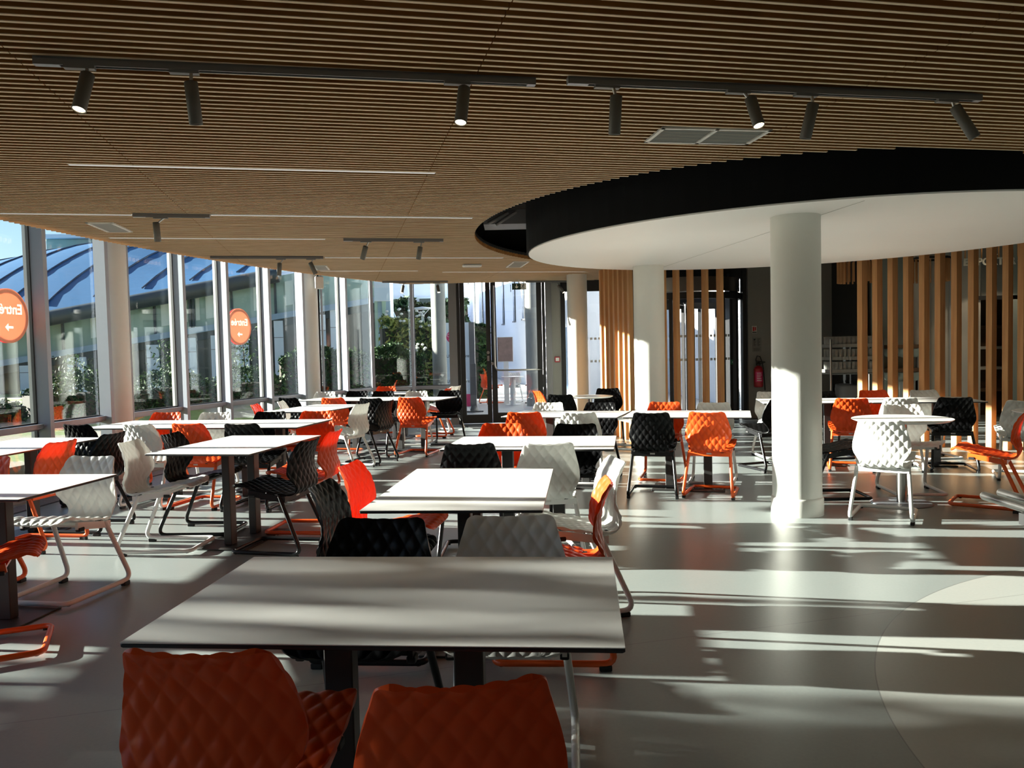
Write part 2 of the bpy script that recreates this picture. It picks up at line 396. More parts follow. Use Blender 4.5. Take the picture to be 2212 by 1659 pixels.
LIN=[(-2.85,5.27,-.51,5.77,'white linear light set in the slats, nearest the camera'),
(-4.37,6.95,-3.33,7.17,'white linear light at the left ceiling edge beside the single spotlight'),
(-2.67,7.26,-.34,7.755,'long white linear light ending beside the ceiling opening'),
(-4.2,8.50,-2.03,8.96,'white linear light left of the mid ceiling track'),
(-2.44,10.68,-.08,11.18,'white linear light behind the two mid ceiling spotlights'),
(-2.91,12.4,-1.44,12.71,'far white linear light left of the gap, near the entrance'),
(-1.08,12.99,1.27,13.49,'far white linear light right of the gap, near the entrance')]
LINV=[]
for x0,y0,x1,y1,_ in LIN:
    mx,my=(x0+x1)/2,(y0+y1)/2; L_=math.hypot(x1-x0,y1-y0); um=mx*U[0]+my*U[1]; LINV.append((mx*V[0]+my*V[1],um-L_/2,um+L_/2))
def slat(u0,u1,v):
    c=(U[0]*(u0+u1)/2+V[0]*v, U[1]*(u0+u1)/2+V[1]*v, CZ+.026)
    sl_mb.box(c,(u1-u0,.017,.046),TH); sl_mb.box((c[0],c[1],CZ+.0015),(u1-u0,.0172,.003),TH,1)
sl_mb=MB(); bk=MB(); PITCH=.067; k=0
v=-3.4
while v<17.5:
    off=[0,0,.0][k%3]
    for (a,b) in slat_segments(v):
        cuts=[a]+[c for c in [-7.11+1.94*i for i in range(12)] if a+.06<c<b-.06]+[b]
        for i in range(len(cuts)-1):
            u0=cuts[i]+(.0025 if i else 0); u1=cuts[i+1]-(.0025 if i<len(cuts)-2 else 0)
            if any(abs(v-lv)<.036 and u1>l0 and u0<l1 for lv,l0,l1 in LINV):
                for lv,l0,l1 in LINV:
                    if abs(v-lv)<.036 and u1>l0 and u0<l1:
                        for q0,q1 in ((u0,min(u1,l0-.004)),(max(u0,l1+.004),u1)):
                            if q1-q0>.02: slat(q0,q1,v)
                continue
            slat(u0,u1,v)
        c=(U[0]*(a+b)/2+V[0]*v, U[1]*(a+b)/2+V[1]*v, CZ+.068)
        bk.box(c,(b-a,PITCH+.001,.03),TH)
    v+=PITCH; k+=1
cl=struct(bk.build('ceiling',M['roof']))
cs=sl_mb.build('ceiling_slats',[M['slat'],M['slat_e']],cl)

# black void above the opening and the suspended oval canopy
vd=MB()
vo=[(HC[0]+(HA+.35)*math.cos(a),HC[1]+(HB+.35)*math.sin(a)) for a in np.linspace(0,2*PI,64,endpoint=False)]
n=len(vo); vd.add([(p[0],p[1],CZ+.09) for p in vo]+[(p[0],p[1],3.21) for p in vo],[(i,n+i,n+(i+1)%n,(i+1)%n) for i in range(n)])
vd.add([(p[0],p[1],3.21) for p in vo],[tuple(range(n))])
struct(vd.build('trim_1',M['canopy_b']))
def ell_pts(c,a,b,th,n=96,gr=0):
    out=[]
    for an in np.linspace(0,2*PI,n,endpoint=False):
        x,y=(a+gr)*math.cos(an),(b+gr)*math.sin(an)
        out.append((c[0]+x*math.cos(th)-y*math.sin(th),c[1]+x*math.sin(th)+y*math.cos(th)))
    return out
can=thing('ceiling_canopy','large oval white stretch canopy with a black side hanging through the slatted ceiling','ceiling canopy',(DC[0],DC[1],2.45))
loc=lambda P:[(p[0]-DC[0],p[1]-DC[1]) for p in P]
MB().prism(loc(ell_pts(DC,DA,DB,DT)),.012,.74).build('side_panel',M['canopy_b'],can)
MB().prism(loc(ell_pts(DC,DA,DB,DT,gr=-.022)),0,.02).build('white_underside',M['canopy_w'],can)
sm=MB(); p0,p1=Vector((2.02-DC[0],10.6-DC[1],-.001)),Vector((2.62-DC[0],5.95-DC[1],-.001)); d=(p1-p0).normalized(); s_=Vector((-d.y,d.x,0))*.004
sm.box((p0+p1)/2,((p1-p0).length,.006,.003),math.atan2(d.y,d.x)); sm.build('seam',M['grille_w'],can)
dk=thing('ceiling_duct','grey metal duct box above the slats at the left tip of the ceiling opening','duct',(.02,9.35,2.83))
MB().bbox((-.30,-.22,0),(.28,.22,.16)).build('duct_body',M['alu_d'],dk)
tb=MB(); tb.tube([(-.25,-.27,.0),(-.02,-.27,.12)],.018,8); tb.tube([(-.16,-.30,-.02),(.07,-.30,.12)],.018,8); tb.build('bracket',M['track'],dk)

# ------------------------------------------------------------------ columns
def column(x,y,r,top,label,plinth=True):
    o=thing('column',label,'column',(x,y,0)); o['kind']='structure'
    MB().cyl((0,0,0),r,0,top,48).build('shaft',M['colp'],o)
    if plinth: MB().lathe([(r+.012,0),(r+.012,.13),(r+.006,.145),(r,.148)],n=48).build('skirting',M['colp'],o)
column(2.352,6.632,.197,2.45,'thick white round column under the oval canopy, right of centre')
column(1.80,10.45,.198,2.45,'white round column under the far side of the oval canopy, beside the timber posts')
column(1.165,14.02,.175,2.72,'white round column beside the dark entrance doors')
column(-4.685,9.53,.155,3.18,'white round column standing at the left window wall, nearest one there')
column(-3.40,13.56,.16,3.18,'white round column at the window wall near its far corner')
sb=thing('wall_speaker','small white speaker box fixed high on the far column at the window wall','speaker',(-3.17,13.42,2.50))
MB().rbox((0,0,.09),(.14,.12,.20),R(15),.01).build('speaker_body',M['colp'],sb)

# ------------------------------------------------------------------ curved window wall
angs=[205-.0-3.0*i for i in range(11)]
angs=[a for a in (203.5,200.6,197.7,194.8,191.9,189.0,186.1,183.2,180.3,177.4,174.5,171.62,168.77,167.45,164.56,161.82,158.94,156.42,154.75,153.0,CORN)]
ZT=.73; ZTOP=3.18
def window_bay(k,p,q,fin=.15,glazed=True,thin=False):
    """one bay from p to q (mullion at p); local x along the wall, +y to the inside"""
    p=Vector((*p,0)); q=Vector((*q,0)); d=q-p; L=d.length; rz=math.atan2(d.y,d.x)-0
    ins=Vector((-d.y,d.x,0))
    # make +y point inside (towards the hall centre)
    o=sroot('window_%d'%k,p,rz); sgn=1 if ins.dot(Vector((1,8,0))-p)>0 else -1
    m=MB(); m.box((0,sgn*(.02+fin/2),ZTOP/2),(.055 if not thin else .02,fin if not thin else .03,ZTOP)); m.build('mullion',M['fin'],o)
    if not glazed: return o,L,sgn,rz
    g=MB()
    for sx in (-1,1): g.box((sx*.031,sgn*.005,ZTOP/2),(.016,.035,ZTOP))
    g.build('gasket',M['gasket'],o)
    MB().box((0,-sgn*.035,ZTOP/2),(.06,.045,ZTOP)).build('outer_cap',M['cap'],o)
    tr=MB(); tr.box((L/2,sgn*.05,ZT),(L-.05,.085,.05)); tr.box((L/2,sgn*.02,ZT-.035),(L-.05,.03,.02)); tr.build('transom',M['alu'],o)
    MB().box((L/2,sgn*.0,ZT),(L-.05,.03,.075)).build('gasket',M['gasket'],o)
    MB().box((L/2,sgn*.045,.05),(L-.05,.09,.10)).build('bottom_rail',M['alu'],o)
    MB().box((L/2,sgn*.03,ZTOP-.03),(L-.05,.09,.06)).build('top_rail',M['alu'],o)
    MB().box((L/2,0,(ZT+.03+ZTOP-.06)/2),(L-.055,.012,ZTOP-.06-ZT-.03)).build('pane',M['glass'],o)
    MB().box((L/2,0,(.10+ZT-.04)/2),(L-.055,.012,ZT-.14)).build('pane',M['glass'],o)
    return o,L,sgn,rz
bays=[]; k=1
for i in range(len(angs)-1):
    bays.append(window_bay(k,arc(angs[i]),arc(angs[i+1]),glazed=angs[i] not in (168.77,156.42),thin=angs[i] in (167.45,154.75))); k+=1
ent=[(arc(CORN)),(-1.862,YB),(-1.15,YB)]
bays.append(window_bay(k,ent[0],ent[1],.12)); k+=1
bays.append(window_bay(k,ent[1],ent[2],.10)); k+=1
# jamb post between windows and door
struct(MB().bbox((-1.17,YB-.10,0),(-1.02,YB+.08,3.18)).build('trim_2',M['alu_d']))

fg=sroot('trim_14',(0,0,.004))
GA=np.linspace(186,152,60); m=MB()
def arcband(mb,r0,r1,z0,z1):
    n_=len(GA); vs_=[]
    for r_,z_ in ((r0,z0),(r0,z1),(r1,z1),(r1,z0)): vs_+= [(*arc(a,r_),z_) for a in GA]
    mb.add(vs_,[(k_*n_+i,k_*n_+i+1,((k_+1)%4)*n_+i+1,((k_+1)%4)*n_+i) for k_ in range(4) for i in range(n_-1)])
for i in range(8): arcband(m,AR-.22-.026*i,AR-.232-.026*i,0,.006)
m.build('slats',M['alu'],fg); m=MB(); arcband(m,AR-.20,AR-.44,-.0035,-.001); m.build('trough',M['gasket'],fg)
# round wayfinding stickers on the glass (read from outside, so mirrored in here)
def outline(me):
    from collections import defaultdict
    cnt=defaultdict(int)
    for pg in me.polygons:
        for e in pg.edge_keys: cnt[tuple(sorted((round(me.vertices[e[0]].co.x,6),round(me.vertices[e[0]].co.y,6)) if 0 else e))]+=1
    adj=defaultdict(list)
    for (a,b),c in cnt.items():
        if c==1: adj[a].append(b); adj[b].append(a)
    seen=set(); out=[]
    for st in list(adj):
        if st in seen: continue
        lp=[st]; seen.add(st); cur=st
        while True:
            nx=[q for q in adj[cur] if q not in seen]
            if not nx: break
            cur=nx[0]; seen.add(cur); lp.append(cur)
        out.append([(me.vertices[q].co.x,me.vertices[q].co.y) for q in lp])
    return out
def filled(loops,ext):
    cu=bpy.data.curves.new('c','CURVE'); cu.dimensions='2D'; cu.fill_mode='BOTH'; cu.extrude=ext
    for L_ in loops:
        sp=cu.splines.new('POLY'); sp.points.add(len(L_)-1); sp.use_cyclic_u=True
        for q,(x,z) in enumerate(L_): sp.points[q].co=(x,z,0,1)
    o=bpy.data.objects.new('c',cu); C.objects.link(o); dg=bpy.context.evaluated_depsgraph_get(); dg.update()
    me=bpy.data.meshes.new_from_object(o.evaluated_get(dg)); bpy.data.objects.remove(o); return me
def sticker(bay,along,z,rad,label,txt):
    o,L,sgn,rz=bay
    p=o.matrix_basis@Vector((along,sgn*.012,z))
    s=thing('window_sticker',label,'sign',p,rz)
    Mx=Matrix.Rotation(R(90),3,'X')
    rg=MB()
    rg.lathe([(rad*.86,-.0015),(rad,-.0015),(rad,.0015),(rad*.86,.0015),(rad*.86,-.0015)],(0,-sgn*.034,0),44,M=Mx,smooth=False); rg.build('red_back',M['redvinyl'],s)
    # disc with the lettering and arrow cut out, and the cut-outs filled in cream
    h=rad*.16; ar=[(x*h,z*h-rad*.42) for x,z in ((-1.3,0),(-.2,1.0),(-.2,.28),(1.3,.28),(1.3,-.28),(-.2,-.28),(-.2,-1.0))]
    tm=text_mesh(txt,rad*.52,0,bold=.004)
    loops=[[(x,z+.02) for x,z in lp] for lp in outline(tm)]
    circ=[(rad*math.cos(2*PI*q/64),rad*math.sin(2*PI*q/64)) for q in range(64)]
    fx=lambda L_:[(-x*(1 if sgn>0 else 1),z) for x,z in L_]
    for nm,LL,mt in (('disc',[circ]+[fx(l) for l in loops]+[fx([(-x,z) for x,z in ar])],M['salmon']),('lettering',[fx(l) for l in loops],M['cream']),('arrow',[fx([(-x,z) for x,z in ar])],M['cream'])):
        me=filled(LL,.0015); me.materials.clear(); me.materials.append(mt); ob=link(nm,me,s); ob.rotation_euler=(R(90),0,0 if sgn<0 else R(180)); 
    return s
def bay_of(a): return bays[[i for i in range(len(angs)-1) if abs(angs[i]-a)<.01][0]]
sticker(bay_of(161.82),.43,1.84,.27,'round salmon entrance sticker on the window glass in the middle bays','Entrée')
sticker(bay_of(174.5),.62,1.86,.27,'round salmon sticker on the window glass cut by the left picture edge','Entrée')

# ------------------------------------------------------------------ entrance doors and glazing beyond
FW=.075
def frame_rect(mb,x0,x1,z0,z1,y0,y1,w):
    mb.bbox((x0,y0,z0),(x0+w,y1,z1)); mb.bbox((x1-w,y0,z0),(x1,y1,z1)); mb.bbox((x0+w,y0,z0),(x1-w,y1,z0+w*1.9)); mb.bbox((x0+w,y0,z1-w),(x1-w,y1,z1))
dr=sroot('door_1',(0,YB,0))
fr=MB(); fr.bbox((-1.02,-.06,0),(-.965,.05,3.18)); fr.bbox((.60,-.06,0),(.655,.05,3.18)); fr.bbox((-.965,-.06,2.95),(.60,.05,3.18)); fr.build('door_frame',M['gasket'],dr)
for x0,x1 in ((-.96,-.385),(-.375,.595)):
    m=MB(); frame_rect(m,x0,x1,.02,2.93,-.035,.035,.085 if x0<-.5 else .10); lf=m.build('door_leaf',M['gasket'],dr)
    MB().bbox((x0+.08,-.006,.15),(x1-.08,.006,2.86)).build('pane',M['glass_d'],lf)
bar=MB(); bar.tube([(-.315,-.075,2.62),(-.315,-.09,2.58),(-.315,-.09,1.12),(-.305,-.09,1.07),(-.275,-.09,1.03),(-.23,-.09,1.02),(.54,-.09,1.02),(.575,-.06,1.02),(.58,-.03,1.02)],.017,10)
bar.build('push_bar',M['steel'],dr)
hd=MB(); hd.cyl((-.44,-.045,1.36),.03,-.012,.012,16,M=Matrix.Rotation(R(90),3,'X')); hd.bbox((-.46,-.06,1.20),(-.42,-.035,1.30)); hd.bbox((-.455,-.10,1.33),(-.44,-.03,1.36)); hd.cyl((-.36,-.05,1.15),.028,-.01,.01,16,M=Matrix.Rotation(R(90),3,'X')); hd.build('lock',M['steel'],dr)
struct(MB().bbox((.665,YB-.07,0),(.78,YB+.06,3.18)).build('trim_3',M['alu_d']))
struct(MB().bbox((.78,YB-.03,0),(.955,YB+.05,3.18)).build('trim_4',M['greywall']))
struct(MB().bbox((.955,YB-.08,0),(1.035,YB+.05,3.18)).build('trim_5',M['gasket']))
tag(MB().prism([(-1.0,YB-.10),(.45,YB-.10),(.35,YB-.95),(-.72,YB-.95)][::-1],0,.012).build('door_mat',M['mat']),'dark entrance mat lying in front of the glass double door','mat')
fc=thing('fire_alarm_switch','red square fire call point on the grey panel right of the doors','fire alarm',(.872,YB-.03,1.20))
MB().rbox((0,-.02,0),(.10,.04,.105),0,.006).build('housing',M['red'],fc); MB().bbox((-.032,-.044,-.03),(.032,-.038,.032)).build('glass_plate',M['whitep'],fc)

# fixed glazing from the doors to the revolving door
g2=sroot('window_%d'%k,(1.035,YB,0)); k+=1
MB().bbox((0,-.006,.06),(1.32,.006,2.5)).build('pane',M['glass_d'],g2)
MB().bbox((0,-.05,2.48),(1.32,.05,3.18)).build('header',M['gasket'],g2); MB().bbox((0,-.04,0),(1.32,.04,.06)).build('bottom_rail',M['gasket'],g2)
MB().bbox((1.29,-.05,.06),(1.35,.05,2.5)).build('mullion',M['gasket'],g2)
dm=MB()
for z in (1.15,1.58):
    for i in range(16): dm.box((.10+.078*i,-.008,z),(.045,.003,.045))
dm.build('safety_marks',M['whitep'],g2)
# revolving door drum
rv=sroot('door_2',(3.42,15.65,0))
RR=1.0
fr=MB(); fr.lathe([(RR+.03,2.26),(RR+.03,2.38),(RR-.06,2.38),(RR-.06,2.26),(RR+.03,2.26)],n=48,smooth=False); fr.build('drum_ring',M['gasket'],rv)
MB().lathe([(RR,2.40),(RR,2.66)],n=48).build('crown_band',M['steel'],rv)
po=MB()
for an in (-140,-118,-62,-40,40,62,118,140): po.box(((RR)*math.cos(R(an)),(RR)*math.sin(R(an)),1.13),(.07,.07,2.26),R(an))
po.build('drum_post',M['gasket'],rv)
gl=MB()
for a0,a1 in ((140,220),(-40,40)): gl.lathe([(RR,.02),(RR,2.28)],n=20,a0=R(a0),a1=R(a1))
gl.build('curved_pane',M['glass_d'],rv)
for an in (25,145,265):
    lf=MB(); Mz=Matrix.Rotation(R(an),3,'Z')
    for c,d in (((.5,0,.09),(.9,.05,.14)),((.5,0,2.18),(.9,.05,.12)),((.93,0,1.13),(.06,.05,2.1)),((.07,0,1.13),(.06,.05,2.1))): lf.box(Mz@Vector(c),d,R(an))
    lo=lf.build('door_wing',M['gasket'],rv)
    MB().box(Mz@Vector((.5,0,1.13)),(.84,.01,2.0),R(an)).build('pane',M['glass_d'],lo)
dots=MB()
for z in (1.15,1.58):
    for an in range(-128,-50,4): dots.box((.985*math.cos(R(an)),.985*math.sin(R(an)),z),(.004,.045,.045),R(an))
dots.build('safety_marks',M['paper'],rv)
struct(MB().bbox((2.385,YB-.05,2.66),(4.56,YB+.3,3.2)).build('trim_6',M['blackpaint']))
struct(MB().bbox((4.10,YB-.25,0),(4.26,YB+.1,2.75)).build('trim_7',M['blackpaint']))
g3=sroot('window_%d'%k,(4.26,YB,0)); k+=1
MB().bbox((0,-.006,0),(.14,.006,2.66)).build('pane',M['glass_d'],g3)
MB().bbox((.13,-.10,0),(.20,.08,2.8)).build('mullion',M['gasket'],g3)
dsg=thing('door_sticker','small green exit sticker on the black post of the revolving door','sign',(4.165,YB-.26,1.08))
MB().bbox((-.055,0,-.045),(.055,.006,.045)).build('plate',M['greensign'],dsg); MB().bbox((-.03,-.003,-.015),(.03,0,.012)).build('print',M['whitep'],dsg)
# dark rear wall
struct(MB().bbox((4.47,15.15,0),(RX,15.3,3.2)).build('wall_back',M['darkwall']))

# exit sign
ex=thing('exit_sign','dark green exit sign with a white arrow and running figure hanging over the doors','exit sign',(.18,14.75,2.50))
MB().bbox((-.14,-.012,0),(.12,.012,.115)).build('sign_box',M['exitgreen'],ex)
MB().box((-.165,.05,.03),(.012,.14,.13)).build('side_flag',M['exitgreen'],ex)
a=MB(); a.box((-.055,-.014,.072),(.016,.004,.05)); a.add([(-.09,-.015,.055),(-.02,-.015,.055),(-.055,-.015,.018)],[(0,2,1)])
a.build('arrow',M['whitep'],ex)
a=MB(); a.bbox((.02,-.015,.008),(.112,-.0125,.107)); pn=a.build('figure_panel',M['whitep'],ex)
a=MB(); a.cyl((.07,-.017,.092),.009,-.001,.001,12,M=Matrix.Rotation(R(90),3,'X'))
for p,q,wd in (((.066,.08),(.058,.052),.013),((.058,.052),(.078,.036),.009),((.078,.036),(.074,.016),.008),((.058,.052),(.044,.034),.009),((.044,.034),(.028,.034),.008),((.066,.078),(.086,.064),.007),((.066,.078),(.046,.066),.007)):
    dx,dz=q[0]-p[0],q[1]-p[1]; L=math.hypot(dx,dz)
    a.box(((p[0]+q[0])/2,-.017,(p[1]+q[1])/2),(L+wd*.5,.002,wd),M=Matrix.Rotation(-math.atan2(dz,dx),3,'Y'))
a.build('running_figure',M['exitgreen'],ex)
MB().bbox((-.02,-.01,.115),(.0,.01,.20)).build('hanger',M['grille_w'],ex)

# ------------------------------------------------------------------ track lighting, linear lights, grilles
def track(x0,y0,x1,y1,label):
    L=math.hypot(x1-x0,y1-y0); o=thing('lighting_track',label,'lighting track',((x0+x1)/2,(y0+y1)/2,CZ),math.atan2(y1-y0,x1-x0))
    m=MB(); m.box((0,0,-.004),(L,.036,.008)); m.box((0,-.0145,-.018),(L,.007,.03)); m.box((0,.0145,-.018),(L,.007,.03)); m.build('rail',M['track'],o)
    m=MB(); m.box((-L/2+.05,0,-.02),(.10,.034,.028)); m.box((L/2-.02,0,-.02),(.04,.034,.028)); m.build('end_feed',M['alu'],o)
track(-1.96,3.40,.14,3.81,'long grey ceiling track nearest the camera, left one, with three spotlights')
track(.29,3.80,2.46,4.22,'long grey ceiling track nearest the camera, right one, with four spotlights')
track(-3.28,7.08,-2.66,7.22,'short grey ceiling track near the left windows holding one spotlight')
track(-1.82,8.90,-.74,9.13,'grey ceiling track in mid ceiling holding two spotlights, left of the opening')
track(-3.78,10.22,-2.42,10.52,'grey ceiling track by the left windows holding two spotlights')
track(-2.27,14.36,-1.12,14.60,'far ceiling track over the entrance windows holding two lit spotlights')
track(.30,15.0,1.10,15.17,'short far ceiling track over the entrance doors holding one spotlight')
def spot(mount,top,v,dy,lit,label):
    """v: x,z run of the body; dy: its run in depth"""
    x,y=mount; o=thing('spotlight',label,'spotlight',(x,y,CZ))
    m=MB(); m.box((-.03,0,-.034),(.12,.032,.022),TH); m.build('adapter',M['track'],o)
    A=Vector((top[0]-x,0,top[1]-CZ)); D=Vector((v[0],dy,v[1])).normalized(); BL=Vector((v[0],dy,v[1])).length; B=A+D*BL
    m=MB(); m.tube([(0,0,-.04),(A.x*.5,0,A.z*.6-.02),A-D*-.02],.008,8); m.build('stem',M['steel'],o)
    rot=D.to_track_quat('Z','Y').to_matrix()
    m=MB(); m.lathe([(.012,-.004),(.024,0),(.0285,.004),(.0285,BL-.002),(.0265,BL),(.024,BL-.008)],A,28,M=rot); body=m.build('lamp_body',M['spot'],o)
    vs_=[rot@Vector((.0245*math.cos(2*PI*j/24),.0245*math.sin(2*PI*j/24),BL-.007))+A for j in range(24)]
    MB().add(vs_,[tuple(range(24))]).build('lens',M['lens'] if lit else M['lensoff'],o)
    if lit:
        l=bpy.data.lights.new('spot_beam','SPOT'); l.energy=9; l.spot_size=R(40); l.color=(1,.8,.55); l.shadow_soft_size=.02
        lo=bpy.data.objects.new('spot_beam',l); C.objects.link(lo); lo.parent=o; lo.location=A+D*(BL+.005); lo.rotation_euler=(-D).to_track_quat('Z','Y').to_euler()
SP=[((-1.756,3.43),(-1.753,2.614),(-0.014,-0.167),-0.06,1,'lit grey spotlight on the nearest left track, leftmost of its three'),
((-1.351,3.515),(-1.355,2.603),(0.005,-0.177),0.03,0,'unlit grey spotlight in the middle of the nearest left track'),
((-.19,3.74),(-0.188,2.621),(-0.018,-0.176),-0.06,1,'lit grey spotlight at the right end of the nearest left track'),
((.509,3.84),(0.522,2.603),(-0.008,-0.176),0.03,0,'unlit grey spotlight at the left end of the nearest right track'),
((1.162,3.965),(1.192,2.613),(0.023,-0.152),-0.06,1,'lit grey spotlight above the ceiling grille on the nearest right track'),
((1.517,4.035),(1.525,2.602),(-0.031,-0.166),0.03,0,'unlit grey spotlight leaning left, third on the nearest right track'),
((2.301,4.19),(2.311,2.615),(0.094,-0.167),-0.02,0,'grey spotlight leaning right at the far right end of the nearest right track'),
((-3.03,7.13),(-3.103,2.606),(-0.004,-0.167),0.03,0,'single grey spotlight hanging near the left windows'),
((-1.554,8.957),(-1.586,2.593),(-0.048,-0.138),0.04,0,'grey spotlight leaning left on the mid ceiling track'),
((-.98,9.079),(-0.995,2.589),(-0.029,-0.134),0.04,0,'grey upright spotlight near the right end of the mid ceiling track'),
((-2.912,10.41),(-2.960,2.594),(-0.020,-0.157),0.03,0,'upright grey spotlight on the track by the window wall'),
((-2.544,10.49),(-2.586,2.600),(0.060,-0.148),0.03,0,'grey spotlight leaning right on the track by the window wall'),
((-1.891,14.44),(-1.908,2.595),(-0.022,-0.135),-0.05,1,'small lit spotlight over the far entrance windows, left one'),
((-1.292,14.565),(-1.306,2.592),(0.027,-0.129),-0.05,1,'small lit spotlight over the far entrance windows, right one'),
((.879,15.12),(0.910,2.594),(0.098,-0.144),-0.05,1,'lit spotlight leaning right beside the entrance column')]
for s_ in SP: spot(*s_)
def linear(x0,y0,x1,y1,label):
    L=math.hypot(x1-x0,y1-y0); o=thing('ceiling_linear_light',label,'linear light',((x0+x1)/2,(y0+y1)/2,CZ),TH)
    m=MB()
    for s in (-1,1): m.box((0,s*.021,.016),(L,.004,.036))
    m.box((0,0,.033),(L,.04,.003)); m.build('channel',M['grille_w'],o)
    MB().box((0,0,.006),(L-.01,.036,.014)).build('diffuser',M['led'],o)
for a_ in LIN: linear(*a_)
def grille(cx,cy,lx,ly,label,two=False,rz=TH,cross=False):
    o=thing('ceiling_grille',label,'air grille',(cx,cy,CZ),rz)
    m=MB(); w=.022
    for s in (-1,1): m.box((s*(lx/2-w/2),0,-.004),(w,ly,.012)); m.box((0,s*(ly/2-w/2),-.004),(lx,w,.012))
    if two: m.box((0,0,-.004),(w,ly,.012))
    m.build('frame',M['grille_w'],o)
    b=MB(); n_=int((ly-.04)/.018) if not cross else int((lx-.04)/.028)
    for i in range(n_):
        if not cross: b.box((0,-ly/2+.03+i*.018,.004),(lx-.04,.004,.016),M=Matrix.Rotation(R(35),3,'X'))
        else: b.box((-lx/2+.03+i*.028,0,.004),(.006,ly-.04,.016))
    b.build('louvre',M['grille'],o)
    MB().box((0,0,.022),(lx-.02,ly-.02,.006)).build('backing',M['track'],o)
grille(1.21,4.905,.68,.33,'wide two-part white ceiling grille in front of the oval canopy',True,R(9))
grille(-3.84,7.80,.24,.58,'pale ceiling grille at the left window edge behind the single spotlight',rz=R(8))
grille(-2.77,11.9,.20,.62,'small dark-slotted ceiling grille by the window column',rz=R(8))
grille(.12,12.05,.24,.80,'far ceiling grille beside the tip of the oval canopy',rz=R(8))
el=thing('ceiling_emergency_light','slim white emergency light on the far ceiling near the entrance','emergency light',(-.55,11.92,CZ),TH)
MB().rbox((0,0,-.02),(.28,.11,.035),0,.008).build('housing',M['whitep'],el); MB().bbox((-.11,-.035,-.043),(.11,.035,-.037)).build('diffuser',M['cap'],el)

# ------------------------------------------------------------------ timber posts
def post(x,y,label,group,sx,sy,rz,top):
    o=MB(); o.box((0,0,top/2),(sx,sy,top)); o=o.build('timber_post',M['timber']); o.location=(x,y,0); o.rotation_euler=(0,0,rz); tag(o,label,'timber post',group)
for i in range(7):
    t_=i/6; post(1.515+.27*t_,13.3-1.3*t_,'slim timber post in the dense row between the two far white columns','timber posts in the dense row',.062,.10,R(8),2.72)
for x,y in ((2.27,11.95),(2.46,11.93),(2.66,11.90),(2.875,11.88),(3.09,11.86)): post(x,y,'slim timber post in the open row standing in front of the revolving door','timber posts before the revolving door',.06,.10,R(18),2.9)
CP=[(4.81,11.0),(4.97,10.9),(5.13,10.8),(5.295,10.71),(5.46,10.62),(5.62,10.53),(5.78,10.43),(5.94,10.33),(6.12,10.24),(6.265,10.14),(6.40,10.05)]
for x,y in CP: post(x,y,'timber post in the curved row right of the thick column, before the serving area','timber posts before the serving area',.07,.14,R(-53),2.95)

# ------------------------------------------------------------------ serving area behind the posts
struct(MB().bbox((6.05,13.9,0),(6.17,15.15,3.2)).build('trim_8',M['blackpaint']))
struct(MB().bbox((6.25,15.0,0),(6.56,15.13,3.2)).build('trim_9',M['blackpaint']))  # black board, its colour standing in for the dark of an opening
struct(MB().bbox((6.25,13.95,0),(7.05,14.05,3.2)).build('wall_serving',M['tealwall']))
struct(MB().cyl((7.06,13.9,0),.10,0,3.2,32).build('trim_10',M['palewall']))
struct(MB().cyl((7.38,13.9,0),.11,0,3.2,32).build('trim_11',M['palewall']))
struct(MB().bbox((7.05,13.95,0),(7.60,14.05,3.2)).build('wall_panel',M['palewall']))
struct(MB().bbox((7.60,13.93,0),(7.625,14.03,3.2)).build('trim_12',M['cap']))
struct(MB().bbox((7.63,13.95,0),(8.15,14.05,3.2)).build('wall_panel.001',M['palewall']))
struct(MB().bbox((8.62,13.9,0),(9.6,14.0,3.2)).build('wall_serving.001',M['tealwall']))
struct(MB().bbox((8.15,13.93,2.15),(8.62,14.03,3.2)).build('wall_lintel',M['darkwall']))
struct(MB().bbox((8.0,13.9,2.08),(8.9,13.94,2.15)).build('trim_13',M['blackpaint']))
for x,y,lab in ((7.3,12.2,'small lit downlight over the takeaway sign behind the curved timber posts'),(8.4,13.2,'added small lit downlight before the kitchen opening')):  # second downlight is added to brighten the dim serving area
    dl=thing('ceiling_downlight',lab,'downlight',(x,y,CZ)); MB().lathe([(.06,-.004),(.075,-.004),(.075,.004),(.06,.004)],n=24).build('trim_ring',M['grille_w'],dl); MB().cyl((0,0,0),.06,-.002,.004,24).build('lens',M['lens'],dl)
    l=bpy.data.lights.new('downlight_beam','SPOT'); l.energy=22; l.spot_size=R(120); l.color=(1,.82,.6); l.shadow_soft_size=.06
    lo=bpy.data.objects.new('downlight_beam',l); C.objects.link(lo); lo.parent=dl; lo.location=(0,0,-.01)
# kitchen shelf seen through the opening
ks=thing('kitchen_shelf','brown shelf unit glimpsed through the opening behind the right timber posts','shelf',(8.45,14.75,0))
MB().bbox((-.55,.1,0),(.55,.16,2.2)).build('back_panel',M['brownshelf'],ks)
for z in (.45,.85,1.22,1.6): MB().bbox((-.55,-.2,z),(.55,.12,z+.05)).build('shelf',M['palewall'] if z>.8 and z<1.3 else M['brownshelf'],ks)
for s in (-1,1): MB().bbox((s*.55-.02,-.2,0),(s*.55+.02,.16,2.2)).build('side_panel',M['brownshelf'],ks)
# hanging sign letters
sg=thing('hanging_sign','pale hanging letters of the takeaway sign behind the right timber posts','sign',(7.02,12.5,2.55),R(-6))
text_part('lettering','À EMPORTER',.155,M['cream'],sg,(.32,0,0),(R(90),0,0),bold=.004,depth=.02)
for i,x in enumerate((.0,.09,.17,.25,.33,.41,.5,.58,.66,.76,.86,.94)): MB().box((x-.05,.0,.32),(.014,.02,.42)).build('rod',M['timber'],sg)
